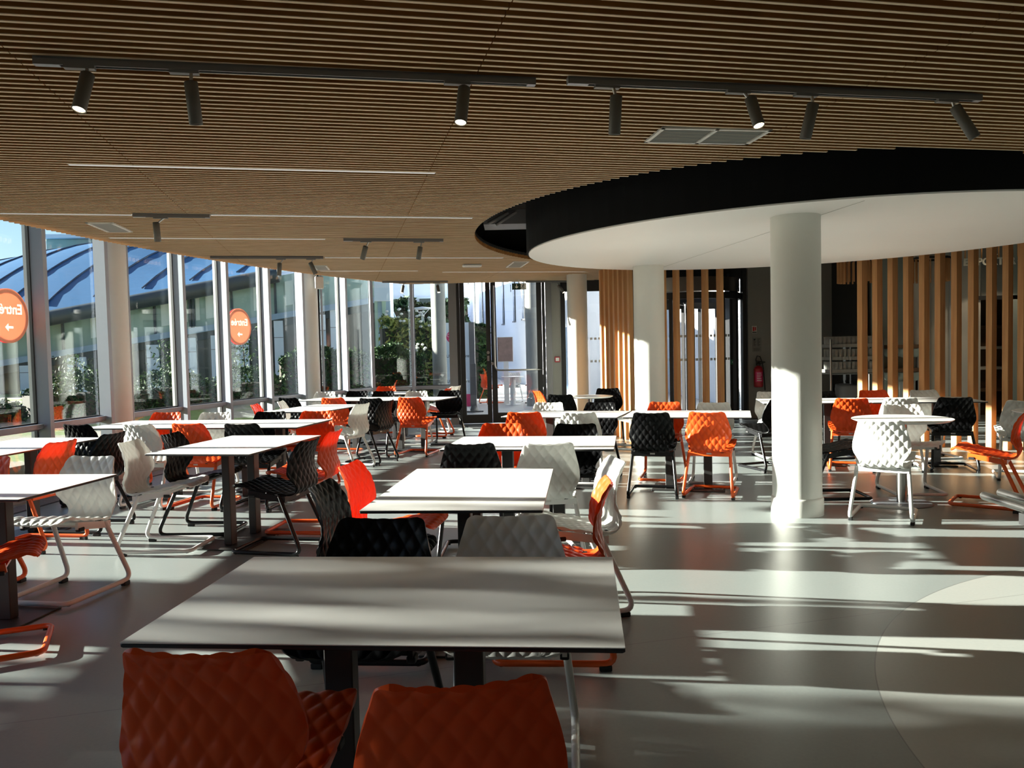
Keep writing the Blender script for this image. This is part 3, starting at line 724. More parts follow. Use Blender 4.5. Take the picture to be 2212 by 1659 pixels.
# slatted lamp ring
for nm,(x,y),lab in (('a',(5.62,13.0),'hanging ring of thin timber fins left of the curved timber posts'),('b',(6.85,13.2),'hanging ring of thin timber fins behind the curved timber posts')):
    fr=thing('fin_pendant',lab,'pendant lamp',(x,y,2.36))
    m=MB()
    n_=26
    for i in range(n_):
        an=2*PI*i/n_; m.box((.30*math.cos(an),.30*math.sin(an),.20),(.045,.012,.40),an)
    m.build('fins',M['timber'],fr)
    MB().lathe([(.27,.36),(.33,.36),(.33,.39),(.27,.39),(.27,.36)],n=32,smooth=False).build('ring',M['blackpaint'],fr)
    MB().cyl((0,0,0),.01,.38,.86,8).build('cable',M['blackpaint'],fr)
# glass trolley
tr=thing('glass_rack','steel rack trolley stacked with crates of drinking glasses beside the thick column','rack',(5.70,13.5,0))
for x in (-.43,.43):
    for y in (-.25,.25): MB().tube([(x,y,.02),(x,y,1.46)],.018,10).build('upright',M['steel'],tr)
for z in (.90,1.11,1.32): MB().bbox((-.42,-.24,z),(.42,.24,z+.055)).build('crate_tray',M['crate'],tr)
hb=MB()
for y in (-.25,.25): hb.tube([(-.43,y,.88),(.43,y,.88)],.008,6)
for i in range(18): hb.tube([(-.42+i*.049,-.25,.88),(-.42+i*.049,.25,.88)],.004,5)
hb.build('wire_shelf',M['steel'],tr)
for x in (-.43,.43):
    for y in (-.25,.25): MB().cyl((x,y,.03),.03,-.012,.012,12,M=Matrix.Rotation(R(90),3,'X')).build('castor',M['rubber'],tr)
gm=MB(); gm.lathe([(.027,.0),(.034,.135),(.031,.135),(.025,.004),(.0,.004)],n=14); gme=gm.mesh('drinking_glass',M['glassware'])
for zi,z in enumerate((.947,1.157,1.367)):
    for row,y in enumerate((-.19,-.06,.07)):
        for i in range(12):
            g=link('drinking_glass',gme); g.location=(5.70-.39+i*.071,13.5+y,z); tag(g,'drinking glass standing in a crate on the steel rack trolley','glass','drinking glasses on the rack trolley')
# round steel bin / plate dispenser
pd=thing('plate_dispenser','round ribbed metal container standing below the glass rack','container',(6.08,14.25,0))
MB().lathe([(0,.0),(.30,.0),(.31,.02)]+[(.31+(.008 if i%2 else 0),.02+.042*i) for i in range(1,15)]+[(.31,.65),(.29,.66),(0,.66)],n=48).build('drum',M['track'],pd)
# bowl dispenser shelves
for z,lab in ((1.20,'grey shelf with scalloped front at the serving counter, upper one'),(.80,'grey shelf with scalloped front at the serving counter, lower one')):
    bs=thing('cup_shelf',lab,'shelf',(6.55,13.75,z-.02))
    MB().bbox((-.22,-.22,.10),(.42,.2,.16)).build('board',M['brownshelf'],bs)
    m=MB()
    for i in range(3): m.lathe([(0,-.06),(.09,-.03),(.12,.03),(.12,.09)],(-.1+i*.21,-.1,0),20)
    m.build('scalloped_front',M['tealwall'],bs)
    for sx in (-.20,.40): MB().bbox((sx-.01,.0,-.8 if z>1 else -.78),(sx+.01,.04,.1)).build('support',M['alu_d'],bs)
cm=thing('drinks_dispenser','slim grey dispenser under the lower scalloped shelf','dispenser',(6.62,13.55,0))
MB().rbox((0,0,.36),(.10,.14,.72),0,.01).build('body',M['grille_w'],cm); MB().bbox((.02,-.11,.60),(.07,-.06,.64)).build('tap',M['steel'],cm)
# fire extinguisher and notices
fe=thing('mounted_fire_extinguisher','red fire extinguisher with a black hose on the dark rear wall','fire extinguisher',(4.62,15.03,.60))
MB().lathe([(0,0),(.075,0),(.085,.02),(.085,.33),(.07,.375),(.03,.395),(.03,.41)],n=28).build('cylinder',M['red'],fe)
MB().lathe([(.03,.40),(.045,.41),(.04,.46),(0,.47)],n=16).build('valve',M['rubber'],fe)
m=MB(); m.box((.05,0,.475),(.16,.02,.02),M=Matrix.Rotation(R(8),3,'Y')); m.box((.05,0,.445),(.10,.018,.014),M=Matrix.Rotation(R(-4),3,'Y')); m.build('lever',M['rubber'],fe)
MB().tube([(-.03,0,.45),(-.045,0,.52),(-.02,0,.585),(.03,-.01,.57),(.06,-.02,.48),(.085,-.03,.35),(.10,-.04,.10),(.11,-.04,-.06)],.011,8).build('hose',M['rubber'],fe)
MB().lathe([(.0865,.10),(.0865,.29)],n=14,a0=R(215),a1=R(310)).build('label_print',M['pink'],fe)
for i in range(5): MB().lathe([(.0872,.12+.034*i),(.0872,.132+.034*i)],n=10,a0=R(235),a1=R(295-6*(i%3))).build('label_line',M['whitep'],fe)
n1=thing('fire_sign','small framed fire extinguisher pictogram on the dark rear wall','sign',(4.585,15.145,1.68))
MB().bbox((-.045,-.008,-.07),(.045,0,.07)).build('plate',M['paper'],n1); m=MB(); m.bbox((-.03,-.011,-.03),(.0,-.008,.05)); m.bbox((.008,-.011,-.02),(.03,-.008,.045)); m.build('pictogram',M['red'],n1); MB().bbox((-.04,-.011,-.062),(.04,-.008,-.042)).build('caption_bar',M['ink'],n1)
n2=thing('notice_sign','grey printed evacuation notice on the dark rear wall above the extinguisher','notice',(4.63,15.145,1.40))
MB().bbox((-.08,-.008,-.14),(.085,0,.13)).build('sheet',M['paper_d'],n2)
m=MB()
for c_ in (0,1):
    for i in range(8): m.bbox((-.065+.075*c_,-.010,.10-.018*i-(.0 if c_ else .0)),(-.065+.075*c_+.05-.012*((i*7+c_*3)%3),-.0085,.107-.018*i))
for i in range(4): m.bbox((-.065,-.010,-.075-.015*i),(.06-.02*(i%2),-.0085,-.07-.015*i))
m.bbox((-.06,-.0105,.075),(-.03,-.0085,.10)); m.build('print',M['ink'],n2)

# tray rail at the right edge
ra=thing('tray_rail','two brushed steel rail tubes entering at the right picture edge','rail',(2.0,2.3,0))
for x,y0 in ((0.0,1.10),(.107,1.16)):
    MB().tube([(x,-1.2,.75),(x,y0-.01,.75)],.0185,20).build('rail_tube',M['steel'],ra)
    MB().lathe([(.0185,0),(.016,.008),(0,.011)],(x,y0-.01,.75),20,M=Matrix.Rotation(R(-90),3,'X')).build('end_cap',M['steel'],ra)
m=MB(); m.box((.053,.80,.71),(.15,.05,.045)); m.build('bracket',M['rubber'],ra)
m=MB(); m.box((.34,.80,.71),(.45,.03,.03)); m.box((.56,.80,.35),(.05,.05,.70)); m.box((.34,-.8,.71),(.60,.03,.03)); m.box((.56,-.8,.35),(.05,.05,.70)); m.build('support_post',M['post'],ra)

# ------------------------------------------------------------------ chairs
CTRL=[(.250,.474,.190),(.226,.491,.205),(.15,.487,.215),(.05,.469,.216),(-.05,.451,.207),(-.135,.436,.188),(-.190,.431,.168),(-.224,.444,.156),(-.241,.478,.158),(-.242,.52,.184),(-.236,.56,.206),(-.231,.60,.211),(-.233,.65,.202),(-.243,.70,.187),(-.262,.75,.171),(-.290,.797,.157)]
def spline(P,n):
    P=np.array(P,float); k=len(P); d=np.r_[0,np.cumsum(np.hypot(*np.diff(P[:,:2],axis=0).T))]
    Tn=np.gradient(P,d,axis=0); s=np.linspace(0,d[-1],n); out=[]
    for x in s:
        i=min(max(np.searchsorted(d,x)-1,0),k-2); h=d[i+1]-d[i]; t_=(x-d[i])/h
        h00=2*t_**3-3*t_**2+1; h10=t_**3-2*t_**2+t_; h01=-2*t_**3+3*t_**2; h11=t_**3-t_**2
        out.append(h00*P[i]+h10*h*Tn[i]+h01*P[i+1]+h11*h*Tn[i+1])
    return np.array(out),s
NX,NS=80,164
def shell_arrays():
    P,s=spline(CTRL,NS); yz=P[:,:2]; wd=P[:,2].copy(); L=s[-1]
    for i,x in enumerate(s):
        for dist,r in ((x,.06),(L-x,.024)):
            if dist<r: wd[i]-=r-math.sqrt(max(0,r*r-(r-dist)**2))
    T=np.gradient(yz,s,axis=0); T/=np.linalg.norm(T,axis=1)[:,None]
    Nn=np.c_[T[:,1],-T[:,0]]                      # towards the sitter
    Nn=np.where((Nn[:,:1]*0+1)*1>0,Nn,Nn)
    # seat path runs backwards then up: sitter side
    if Nn[5,1]<0: Nn=-Nn
    back=np.clip((yz[:,1]-.47)/.12,0,1)
    curv=.10+(.72)*back
    u=np.linspace(-1,1,NX+1); X=wd[:,None]*u[None,:]; S=np.repeat(s[:,None],NX+1,1)
    a=X/.062+(S-.17)/.090; b=X/.062-(S-.17)/.090
    pil=np.sqrt(np.abs(np.sin(PI*a)*np.sin(PI*b)))*.55+np.abs(np.sin(PI*a)*np.sin(PI*b))*.45
    def sheet(side):
        off=side*(.0026+.0068*pil)+curv[:,None]*X**2*1.0
        Y=yz[:,0][:,None]+Nn[:,0][:,None]*off; Z=yz[:,1][:,None]+Nn[:,1][:,None]*off
        return np.stack([X,Y,Z],2)
    return sheet(1),sheet(-1),s,yz
FRONT,BACKS,SS,YZ=shell_arrays()
KS=int(np.argmin(np.abs(np.array(CTRL)[:,0]*0+0)[:1]))  # placeholder
KS=int([i for i in range(NS) if YZ[i,0]<-.236 and YZ[i,1]>.468][0])
def shell_part(i0,i1,open0,open1):
    m=MB(); n=NX+1
    for A,fl in ((FRONT,False),(BACKS,True)):
        vs=A[i0:i1+1].reshape(-1,3).tolist(); fs=[]
        for i in range(i1-i0):
            for j in range(NX):
                q=(i*n+j,i*n+j+1,(i+1)*n+j+1,(i+1)*n+j); fs.append(q if not fl else q[::-1])
        m.add(vs,fs,0,True)
    def rim(idx):
        vs=[]; 
        for (i,j) in idx: vs+= [FRONT[i,j].tolist(),BACKS[i,j].tolist()]
        m.add(vs,[(2*k_,2*k_+1,2*k_+3,2*k_+2) for k_ in range(len(idx)-1)],0,True)
    rim([(i,0) for i in range(i0,i1+1)]); rim([(i,NX) for i in range(i1,i0-1,-1)])
    if not open0: rim([(i0,j) for j in range(NX,-1,-1)])
    if not open1: rim([(i1,j) for j in range(NX+1)])
    return m
seat_mb=shell_part(0,KS,False,True); back_mb=shell_part(KS,NS-1,True,False)
def bend(P,r,n=6):
    P=[Vector(p) for p in P]; out=[P[0]]
    for i in range(1,len(P)-1):
        a=(P[i-1]-P[i]); b=(P[i+1]-P[i]); ra=min(r,a.length*.45,b.length*.45)
        p0=P[i]+a.normalized()*ra; p1=P[i]+b.normalized()*ra
        for k_ in range(n+1):
            t_=k_/n; out.append(p0*(1-t_)**2+P[i]*2*t_*(1-t_)+p1*t_*t_)
    out.append(P[-1]); return out
def leg_mb(s):
    m=MB(); m.tube(bend([(s*.186,-.118,.428),(s*.224,-.292,.030),(s*.212,.255,.030),(s*.10,.255,.030)],.075),.0150,12); return m
def bar_mb():
    m=MB(); m.tube([(-.105,.255,.030),(.105,.255,.030)],.0149,12); return m
def frame_mb():
    m=MB()
    m.box((0,-.155,.405),(.385,.016,.040))
    for s in (-1,1):
        m.box((s*.186,-.015,.425),(.016,.27,.042),M=Matrix.Rotation(R(9.5),3,'X'))
    m.box((0,.10,.445),(.37,.03,.012)); m.box((0,-.02,.426),(.37,.03,.010))
    return m
def clip_mb(x,y,z):
    m=MB(); m.rbox((x,y,z),(.03,.045,.022),0,.003); return m
def cap_mb(s):
    m=MB(); m.rbox((s*.2225,-.235,.0125),(.03,.055,.025),R(-1.6*s),.003); return m
def glide_mb(s):
    m=MB(); m.cyl((s*.20,.225,0),.011,.0125,.022,10); return m
proto={}
for col in ('orange','white','black'):
    pm,mm=M[col],M[col+'_m']
    L=[('seat',seat_mb.mesh('seat',pm)),('backrest',back_mb.mesh('backrest',pm)),('seat_frame',frame_mb().mesh('seat_frame',mm))]
    for s in (-1,1): L.append(('leg',leg_mb(s).mesh('leg',mm)))
    L.append(('floor_bar',bar_mb().mesh('floor_bar',mm)))
    for s in (-1,1): L.append(('foot_cap',cap_mb(s).mesh('foot_cap',M['rubber'])))
    for s in (-1,1): L.append(('glide',glide_mb(s).mesh('glide',M['rubber'])))
    for x,y,z in ((-.186,.09,.423),(.186,.09,.423),(-.12,-.155,.430),(.12,-.155,.430)): L.append(('clip',clip_mb(x,y,z).mesh('clip',M['rubber'])))
    L.append(('maker_plate',MB().box((0,-.163,.409),(.045,.002,.014)).mesh('maker_plate',M['grille_w'])))
    proto[col]=L
CK={'o':'orange','w':'white','k':'black'}
def chair(x,y,yaw,c,label,z=0.0,group='dining chairs in the hall'):
    r=thing('dining_chair',label,'chair',(x,y,z),R(yaw),group)
    for nm,me in proto[CK[c]]: link(nm,me,r)
    return r
CH=[
(-.66,1.93,-4,'o','left one of two orange-red chairs in the foreground, its seat showing'),
(-.14,1.74,7,'o','orange-red chair in the foreground, right one of two, only its backrest top showing'),
(-.52,2.68,174,'k','black chair tucked under the far side of the nearest table, facing the camera'),
(-.03,2.67,177,'w','white chair in shade tucked under the far side of the nearest table, facing the camera'),
(-.65,3.76,-96,'k','black chair edge-on at the left of the second table, nearest the camera there'),
(-.65,4.40,-99,'o','red-lit orange chair at the left of the second table, behind a black one'),
(.30,4.35,99,'w','white chair at the right of the second table, facing left, far one of two'),
(.16,3.70,87,'o','orange chair edge-on at the right of the second table, glowing yellow at its top'),
(-.285,5.53,-1,'k','black chair with its back to the camera at the near side of the third table'),
(.205,5.43,5,'w','white chair with its back to the camera at the near side of the third table'),
(-.14,6.38,170,'o','orange chair facing the camera from the far side of the third table'),
(.45,6.20,167,'k','black chair facing the camera from the far side of the third table'),
(.15,8.04,-9,'o','orange chair with sunlit yellow diamonds, left of a white one behind the third table'),
(.69,7.88,-14,'w','white chair with sunlit diamonds behind the third table, its back to the camera'),
(.33,8.83,162,'w','bright white chair facing the camera, left end of the fourth row'),
(.88,8.66,158,'k','black chair facing the camera at the far side of the fourth row, left table'),
(.60,11.75,-70,'o','orange chair at the left of the small round table near the entrance column'),
(.70,10.85,-15,'k','black chair with its back to the camera at the small round table near the entrance'),
(1.40,11.62,176,'k','black chair facing the camera behind the small round table, sunlit diamonds'),
(1.57,11.02,62,'w','cream white chair at the right of the small round table before the dense timber posts'),
(1.34,7.64,-14,'k','black chair seen from behind, next to an orange one left of the thick column'),
(1.87,7.55,-22,'o','orange chair with a curved shadow on its sunlit back, left of the thick column'),
(1.58,8.49,162,'o','yellow-lit orange chair facing the camera behind the fourth row, left of a white one'),
(2.05,8.23,162,'w','bright white chair facing the camera behind the fourth row, right of an orange one'),
(3.27,9.92,180,'w','white chair facing the camera, left of the thick column at its long table'),
(2.86,9.02,20,'k','black chair half hidden by the left side of the thick column'),
(3.745,8.90,-18,'o','orange chair with its back to the camera just right of the thick column'),
(4.48,9.74,176,'o','orange chair facing the camera across the long table, before the curved timber posts'),
(3.85,9.74,180,'k','black chair at the far side of the long table, barely showing beside the thick column'),
(4.245,8.82,-20,'w','white chair with its back to the camera at the long table, behind the round table'),
(3.69,7.40,174,'w','dazzling white chair facing the camera at the far side of the round table'),
(2.98,6.42,-31,'w','sunlit white chair with its back to the camera in front of the round table'),
(4.75,8.70,-17,'k','black chair with its back to the camera right of the round table'),
(5.02,9.53,180,'w','shaded white chair facing the camera at the far right of the long table'),
(5.12,8.06,-24,'w','beige-lit white chair cut by the right picture edge'),
(4.00,6.75,53,'o','orange chair seen from the side at the right of the round table, facing left'),
(2.91,7.25,-92,'k','black chair at the left of the round table, its back hidden by the thick column'),
(-3.42,4.88,172,'o','orange chair at the left picture edge, behind the nearest left table'),
(-3.66,6.07,80,'o','orange-red chair facing left with a sunlit top, behind the nearest left table'),
(-3.55,6.62,82,'k','black chair facing left with a bright edge, behind the sunlit orange-red one on the left'),
(-4.03,7.79,-18,'k','black chair standing by the left windows at the end of the long left table'),
(-2.71,4.78,169,'w','large white chair facing the camera at the right end of the nearest left table'),
(-2.57,5.90,-92,'w','beige-backed white chair facing right at the near end of the second left table'),
(-3.42,7.68,-14,'w','white chair at the near side of the long left table, leftmost of its near chairs'),
(-2.49,6.42,-94,'k','black chair facing right at the left side of the second left table'),
(-2.93,7.60,-12,'o','orange-red chair before the long left table, between a white and a black one'),
(-2.40,7.45,-9,'k','black chair at the near side of the long left table, rightmost of its near chairs'),
(-3.86,8.62,174,'o','orange-red chair behind the long left table, by the window column'),
(-3.25,8.45,176,'w','white chair facing the camera at the far side of the long left table'),
(-2.62,8.36,176,'k','blue-black chair facing the camera at the far side of the long left table'),
(-2.12,8.30,174,'o','orange-red chair facing the camera behind the right end of the long left table'),
(-1.72,5.78,78,'k','black chair facing left at the right side of the second left table, nearer one'),
(-1.68,6.40,83,'o','orange-red chair with a glowing red top, facing left at the second left table'),
(-2.94,9.98,-88,'o','orange chair facing right at the left of the third left table'),
(-2.77,10.52,-87,'w','small beige-backed white chair facing right at the left of the third left table'),
(-3.06,11.55,-25,'k','black chair by the window column at the end of the far left table'),
(-2.05,9.74,68,'w','cream white chair facing left at the right of the third left table'),
(-1.83,10.24,68,'k','black chair facing left behind the cream one at the third left table'),
(-2.42,11.28,-12,'o','orange chair at the near side of the far left table, left one'),
(-1.82,10.98,-18,'k','black chair at the near side of the far left table, between two orange ones'),
(-1.31,10.98,-15,'o','orange chair with yellow sunlit diamonds at the right end of the far left table'),
(-1.00,12.10,172,'k','black chair facing the camera beside the glass doors, at the far left table'),
(-1.50,12.12,174,'w','white chair facing the camera behind the right half of the far left table'),
(-2.04,12.30,174,'k','blue-black chair facing the camera behind the middle of the far left table'),
(-2.26,14.05,176,'o','red chair at the square table under the far corner windows'),
(-1.30,13.22,78,'o','orange chair at the right of the square table by the entrance windows, mostly hidden'),
(-1.20,13.93,60,'w','white chair turned sideways just left of the glass doors'),
(-2.50,12.55,174,'k','dark chair behind the left half of the far left table, facing the camera'),
(-3.02,12.55,172,'w','grey-white chair facing the camera at the left end of the far left table'),
(-2.58,3.85,-65,'o','orange chair at the lower left picture edge, only its floor frame and seat showing'),
(-1.93,2.28,88,'o','orange chair cut by the lower left corner of the picture'),
]
for x,y,yw,c,lab in CH: chair(x,y,yw,c,lab)

# ------------------------------------------------------------------ tables
def rect_table(x,y,yaw,lx,ly,label,legs='x'):
    o=thing('dining_table',label,'table',(x,y,0),R(yaw),'rectangular white tables')
    m=MB(); m.rbox((0,0,.7385),(lx,ly,.003),0,.0012); top=m.build('tabletop',M['hpl'],o)
    MB().rbox((0,0,.7315),(lx,ly,.011),0,.004).build('core_edge',M['hpl_edge'],top)
    MB().rbox((0,0,.722),(.55 if lx>ly else .3,.55 if ly>=lx else .3,.008),0,.004).build('mounting_plate',M['post'],o)
    for s in (-1,1):
        p=(s*.185,0,.365) if lx>ly else (0,s*.185,.365)
        MB().rbox(p,(.082,.062,.706) if lx>ly else (.062,.082,.706),0,.004).build('leg',M['post'],o)
    MB().rbox((0,0,.006),(.70,.42,.010) if lx>ly else (.42,.70,.010),0,.003).build('base_plate',M['post'],o)
    return o
def round_table(x,y,r,label,pr=.042):
    o=thing('round_table',label,'table',(x,y,0),0)
    top=MB(); top.cyl((0,0,0),r,.737,.741,64); top=top.build('tabletop',M['hpl'],o)
    MB().lathe([(r-.03,.722),(r,.735),(r,.737)],n=64).build('core_edge',M['hpl'],top)
    MB().cyl((0,0,0),.16,.712,.724,32).build('mounting_plate',M['steel'],o)
    MB().cyl((0,0,0),pr,.012,.714,32).build('leg',M['steel'],o)
    MB().lathe([(0,.0),(r*.62,.0),(r*.62,.006),(r*.58,.010),(0,.011)],n=64).build('base_plate',M['alu'],o)
rect_table(-.320,2.232,-5.1,1.20,.79,'nearest white table in the foreground, grey in the shade')
rect_table(-.2215,3.987,-5.2,.79,1.20,'second white table from the camera in the central row, set lengthwise')
rect_table(.140,5.80,-8.7,1.19,.80,'third white table from the camera in the central row')
rect_table(.565,8.255,-18.5,1.18,.79,'white table left of its twin in the fourth row, before the entrance doors')
rect_table(1.735,7.92,-15.6,1.19,.78,'white table right of its twin in the fourth row, before the revolving door')
rect_table(3.47,9.33,-11,1.14,.80,'white table behind the thick column, left half of a long pair')
rect_table(4.62,9.11,-11,1.16,.80,'right half of a long white table pair, right of the thick column')
rect_table(-2.97,4.36,-7,1.20,.79,'nearest white table on the left, cut by the left picture edge')
rect_table(-3.98,6.36,-9,.78,1.16,'sunlit white table by the left windows, behind the nearest left one')
rect_table(-2.095,6.13,-10.5,.80,1.18,'second white table on the left, set lengthwise, with two posts in full view')
rect_table(-3.60,8.125,-9.8,1.12,.85,'white table by the window column, left half of a long pair')
rect_table(-2.48,7.925,-9.8,1.12,.85,'white table left of centre, right half of a long pair')
rect_table(-2.44,9.98,-17,.76,1.25,'third white table on the left, set lengthwise beyond the long pair')
rect_table(-2.50,11.86,-18.5,1.08,.80,'far white table near the window column, left half of a pair')
rect_table(-1.45,11.51,-18.5,1.10,.80,'far white table left of the glass doors, right half of a pair')
rect_table(-1.86,13.22,-18,.66,.74,'small square white table under the far corner windows')
round_table(1.075,11.12,.32,'small round white table near the entrance column',.03)
round_table(3.375,6.945,.405,'round white table in the sun right of the thick column')
round_table(5.02,7.30,.40,'round white table cut by the right picture edge')

# ------------------------------------------------------------------ outdoors
# bank of grass and gravel along the curved front, paving by the doors
bkm=MB(); ra_=[(AR+.09,-.3),(AR+.09,.34),(AR+2.2,.46),(AR+5,.56),(AR+16,.6)]
A_=np.linspace(206,146,70); n=len(A_)
for i in range(len(ra_)-1):
    vs_=[(*arc(a,ra_[i][0]),ra_[i][1]) for a in A_]+[(*arc(a,ra_[i+1][0]),ra_[i+1][1]) for a in A_]
    bkm.add(vs_,[(j,j+1,n+j+1,n+j) for j in range(n-1)],0,i>0)
struct(bkm.build('ground_bank',M['ground']))
struct(MB().bbox((-60,-40,-.4),(60,90,-.04)).build('ground',M['paving']))

def foliage(mb,n,fn,size,mi=(0,),up=.3):
    for _ in range(n):
        p=Vector(fn()); s=size*random.uniform(.6,1.3)
        d=Vector((random.gauss(0,1),random.gauss(0,1),random.gauss(0,1)+up)).normalized()
        a=d.orthogonal().normalized(); a=Matrix.Rotation(random.uniform(0,6.28),3,d)@a; b=d.cross(a)
        k_=random.choice(mi)
        mb.add([p-a*s,p+b*s*.45+d*s*.12,p+a*s,p-b*s*.45+d*s*.12],[(0,1,2,3)],k_)
def hedge(name,pts,h0,h1,wd,n,label,mats,size,cat='hedge',core=True):
    m=MB(); P=[Vector((*p,0)) for p in pts]; segs=[(P[i],P[i+1]) for i in range(len(P)-1)]
    Ls=[(b-a).length for a,b in segs]; T=sum(Ls)
    def rnd():
        x=random.uniform(0,T)
        for (a,b),l in zip(segs,Ls):
            if x<=l: break
            x-=l
        d=(b-a).normalized(); nn=Vector((-d.y,d.x,0)); p=a+d*min(x,l)
        q=random.random(); bump=.10*math.sin(p.x*3.1+p.y*2.3)+.06*math.sin(p.x*7+1)
        if q<.4: return p+nn*random.uniform(-wd,wd)/2+Vector((0,0,h1+bump+random.gauss(0,.04)))
        s=-1 if random.random()<.5 else 1
        return p+nn*(s*wd/2+random.gauss(0,.03))+Vector((0,0,random.uniform(h0,h1+bump)))
    o=thing(name,label,cat,(P[0].x,P[0].y,h0))
    o_off=Vector((P[0].x,P[0].y,h0))
    foliage(m,n,lambda:rnd()-o_off,size,tuple(range(len(mats))))
    m.build('leaves',mats,o)
    if core:
        c=MB()
        for a,b in segs:
            mid=(a+b)/2; c.box((mid.x-o_off.x,mid.y-o_off.y,(h1-h0)/2-.06),((b-a).length,wd*.8,h1-h0-.12),math.atan2((b-a).y,(b-a).x))
        c.build('branches',M['stem'],o)
    return o
hedge('hedge',[(-12.5,8.2),(-9.9,10.4),(-7.6,12.4)],.45,.84,.9,8000,'clipped dark hedge outside the nearest left windows',[M['leafd'],M['leafm'],M['leafd']],.042)
hedge('hedge',[(-7.5,12.6),(-6.1,15.0),(-5.0,16.6)],.45,.97,.9,8000,'clipped dark hedge outside the middle windows, right of the stickered bay',[M['leafd'],M['leafm'],M['leafd']],.042)
hedge('hedge',[(-4.9,17.0),(-3.2,17.6)],.3,1.42,.8,4500,'dark hedge outside the far corner windows',[M['leafd'],M['leafm']],.06)
hedge('hedge',[(-3.1,18.2),(-1.98,18.35)],-.04,1.40,.8,5500,'dark tall hedge outside the entrance windows',[M['leafd'],M['leafm'],M['leafm']],.045)
hedge('shrub_border',[(-3.4,21.3),(-1.9,21.8)],-.04,2.15,1.0,3800,'yellow-green flowering border behind the entrance hedge',[M['leafy'],M['leafm'],M['leafy']],.09,'shrub',True)
hedge('shrub_border',[(-5.2,27),(-1.6,28)],-.04,3.0,1.4,3000,'dark shrubs before the pale blue building',[M['leafd']],.14,'shrub',True)
hedge('shrub_border',[(-1.08,24.0),(-.84,24.2)],-.04,1.95,.4,1500,'tall bamboo-like shrub seen through the left door leaf',[M['leafm'],M['leafd']],.12,'shrub',True)
for i in range(46):
    x=random.uniform(-3.4,-1.95); z=random.uniform(2.05,2.55); y=21.2+random.uniform(-.4,.4)
    fl=thing('flower','white flower head above the yellow-green border','flower',(x,y,z),0,'white flowers on the border')
    MB().lathe([(0,-.035),(.035,-.02),(.045,0),(.035,.02),(0,.035)],n=8).build('bloom',M['petal'],fl); MB().tube([(0,0,-.03),(.02,0,-.6)],.006,5).build('stem',M['leafm'],fl)
for i in range(30):
    x=random.uniform(-3.0,-1.9); z=random.uniform(1.40,1.58); y=18.45+random.uniform(-.3,.3)
    fl=thing('flower','small white flower cluster on top of the entrance hedge','flower',(x,y,z),0,'white flowers on the entrance hedge')
    MB().lathe([(0,-.03),(.03,-.015),(.035,0),(.025,.02),(0,.03)],n=8).build('bloom',M['petal'],fl); MB().tube([(0,0,-.02),(.01,0,-.25)],.005,5).build('stem',M['leafm'],fl)
# saplings in front of the curved building
for x,y,h,lab in ((-6.75,15.9,1.0,'slender sapling outside the window with the round sticker'),(-8.35,15.4,.8,'slender sapling outside the bay left of the round sticker'),(-5.75,17.2,1.25,'feathery sapling outside the bay before the far column')):
    s=thing('sapling',lab,'sapling',(x,y,.5)); m=MB(); m.tube([(0,0,0),(.03,0,h*.6),(0,.02,h*1.1)],[.025,.015,.006],7); m.build('trunk',M['stem'],s)
    m=MB(); foliage(m,260,lambda:(random.gauss(0,.16),random.gauss(0,.16),h*random.uniform(.45,1.25)),.045,(0,1)); m.build('leaves',[M['leafm'],M['leafd']],s)

# curved building with a sloping zinc roof
fo=Vector((-12.8,20,0)); fdir=Vector((1,.16,0)).normalized(); fno=Vector((-.16,1,0)).normalized(); frz=math.atan2(.16,1)
b1=thing('curved_building','long low building with a sloping blue zinc roof seen through the left windows','building',fo,frz)
LX=9.3; eave=lambda s:2.30+.185*s; ledg=lambda s:1.40+.158*s
def ribbon(mb,s0,s1,f0,f1,y0,y1,n=12,mi=0):
    S=np.linspace(s0,s1,n)
    vs_=[(s,y0,f0(s)) for s in S]+[(s,y1,f1(s)) for s in S]
    mb.add(vs_,[(i,i+1,n+i+1,n+i) for i in range(n-1)],mi)
m=MB(); ribbon(m,-9,LX,lambda s:-.1,lambda s:ledg(s)-.2,0,0,20); m.build('lower_glazing',M['dglass'],b1)
m=MB(); ribbon(m,-9,LX,lambda s:ledg(s),lambda s:eave(s)-.1,.05,.05,20); m.build('upper_glazing',M['gglass'],b1)
def beam(mb,f0,f1,y0,y1,s0=-9,s1=LX,n=24):
    ribbon(mb,s0,s1,f0,f1,y0,y0,n); ribbon(mb,s0,s1,f1,f1,y0,y1,n); ribbon(mb,s0,s1,f0,f0,y1,y0,n)
m=MB(); beam(m,lambda s:ledg(s)-.15,lambda s:ledg(s),-.18,.06); m.build('ledge',M['ledge'],b1)
m=MB(); ribbon(m,-9,LX,lambda s:ledg(s)-.34,lambda s:ledg(s)-.15,-.06,-.10,20); m.build('ledge_soffit',M['fascia'],b1)
m=MB(); m.tube([(s,-.45,eave(s)-.13) for s in np.linspace(-9,6.9,24)],.19,14); m.build('gutter_tube',M['fascia'],b1)
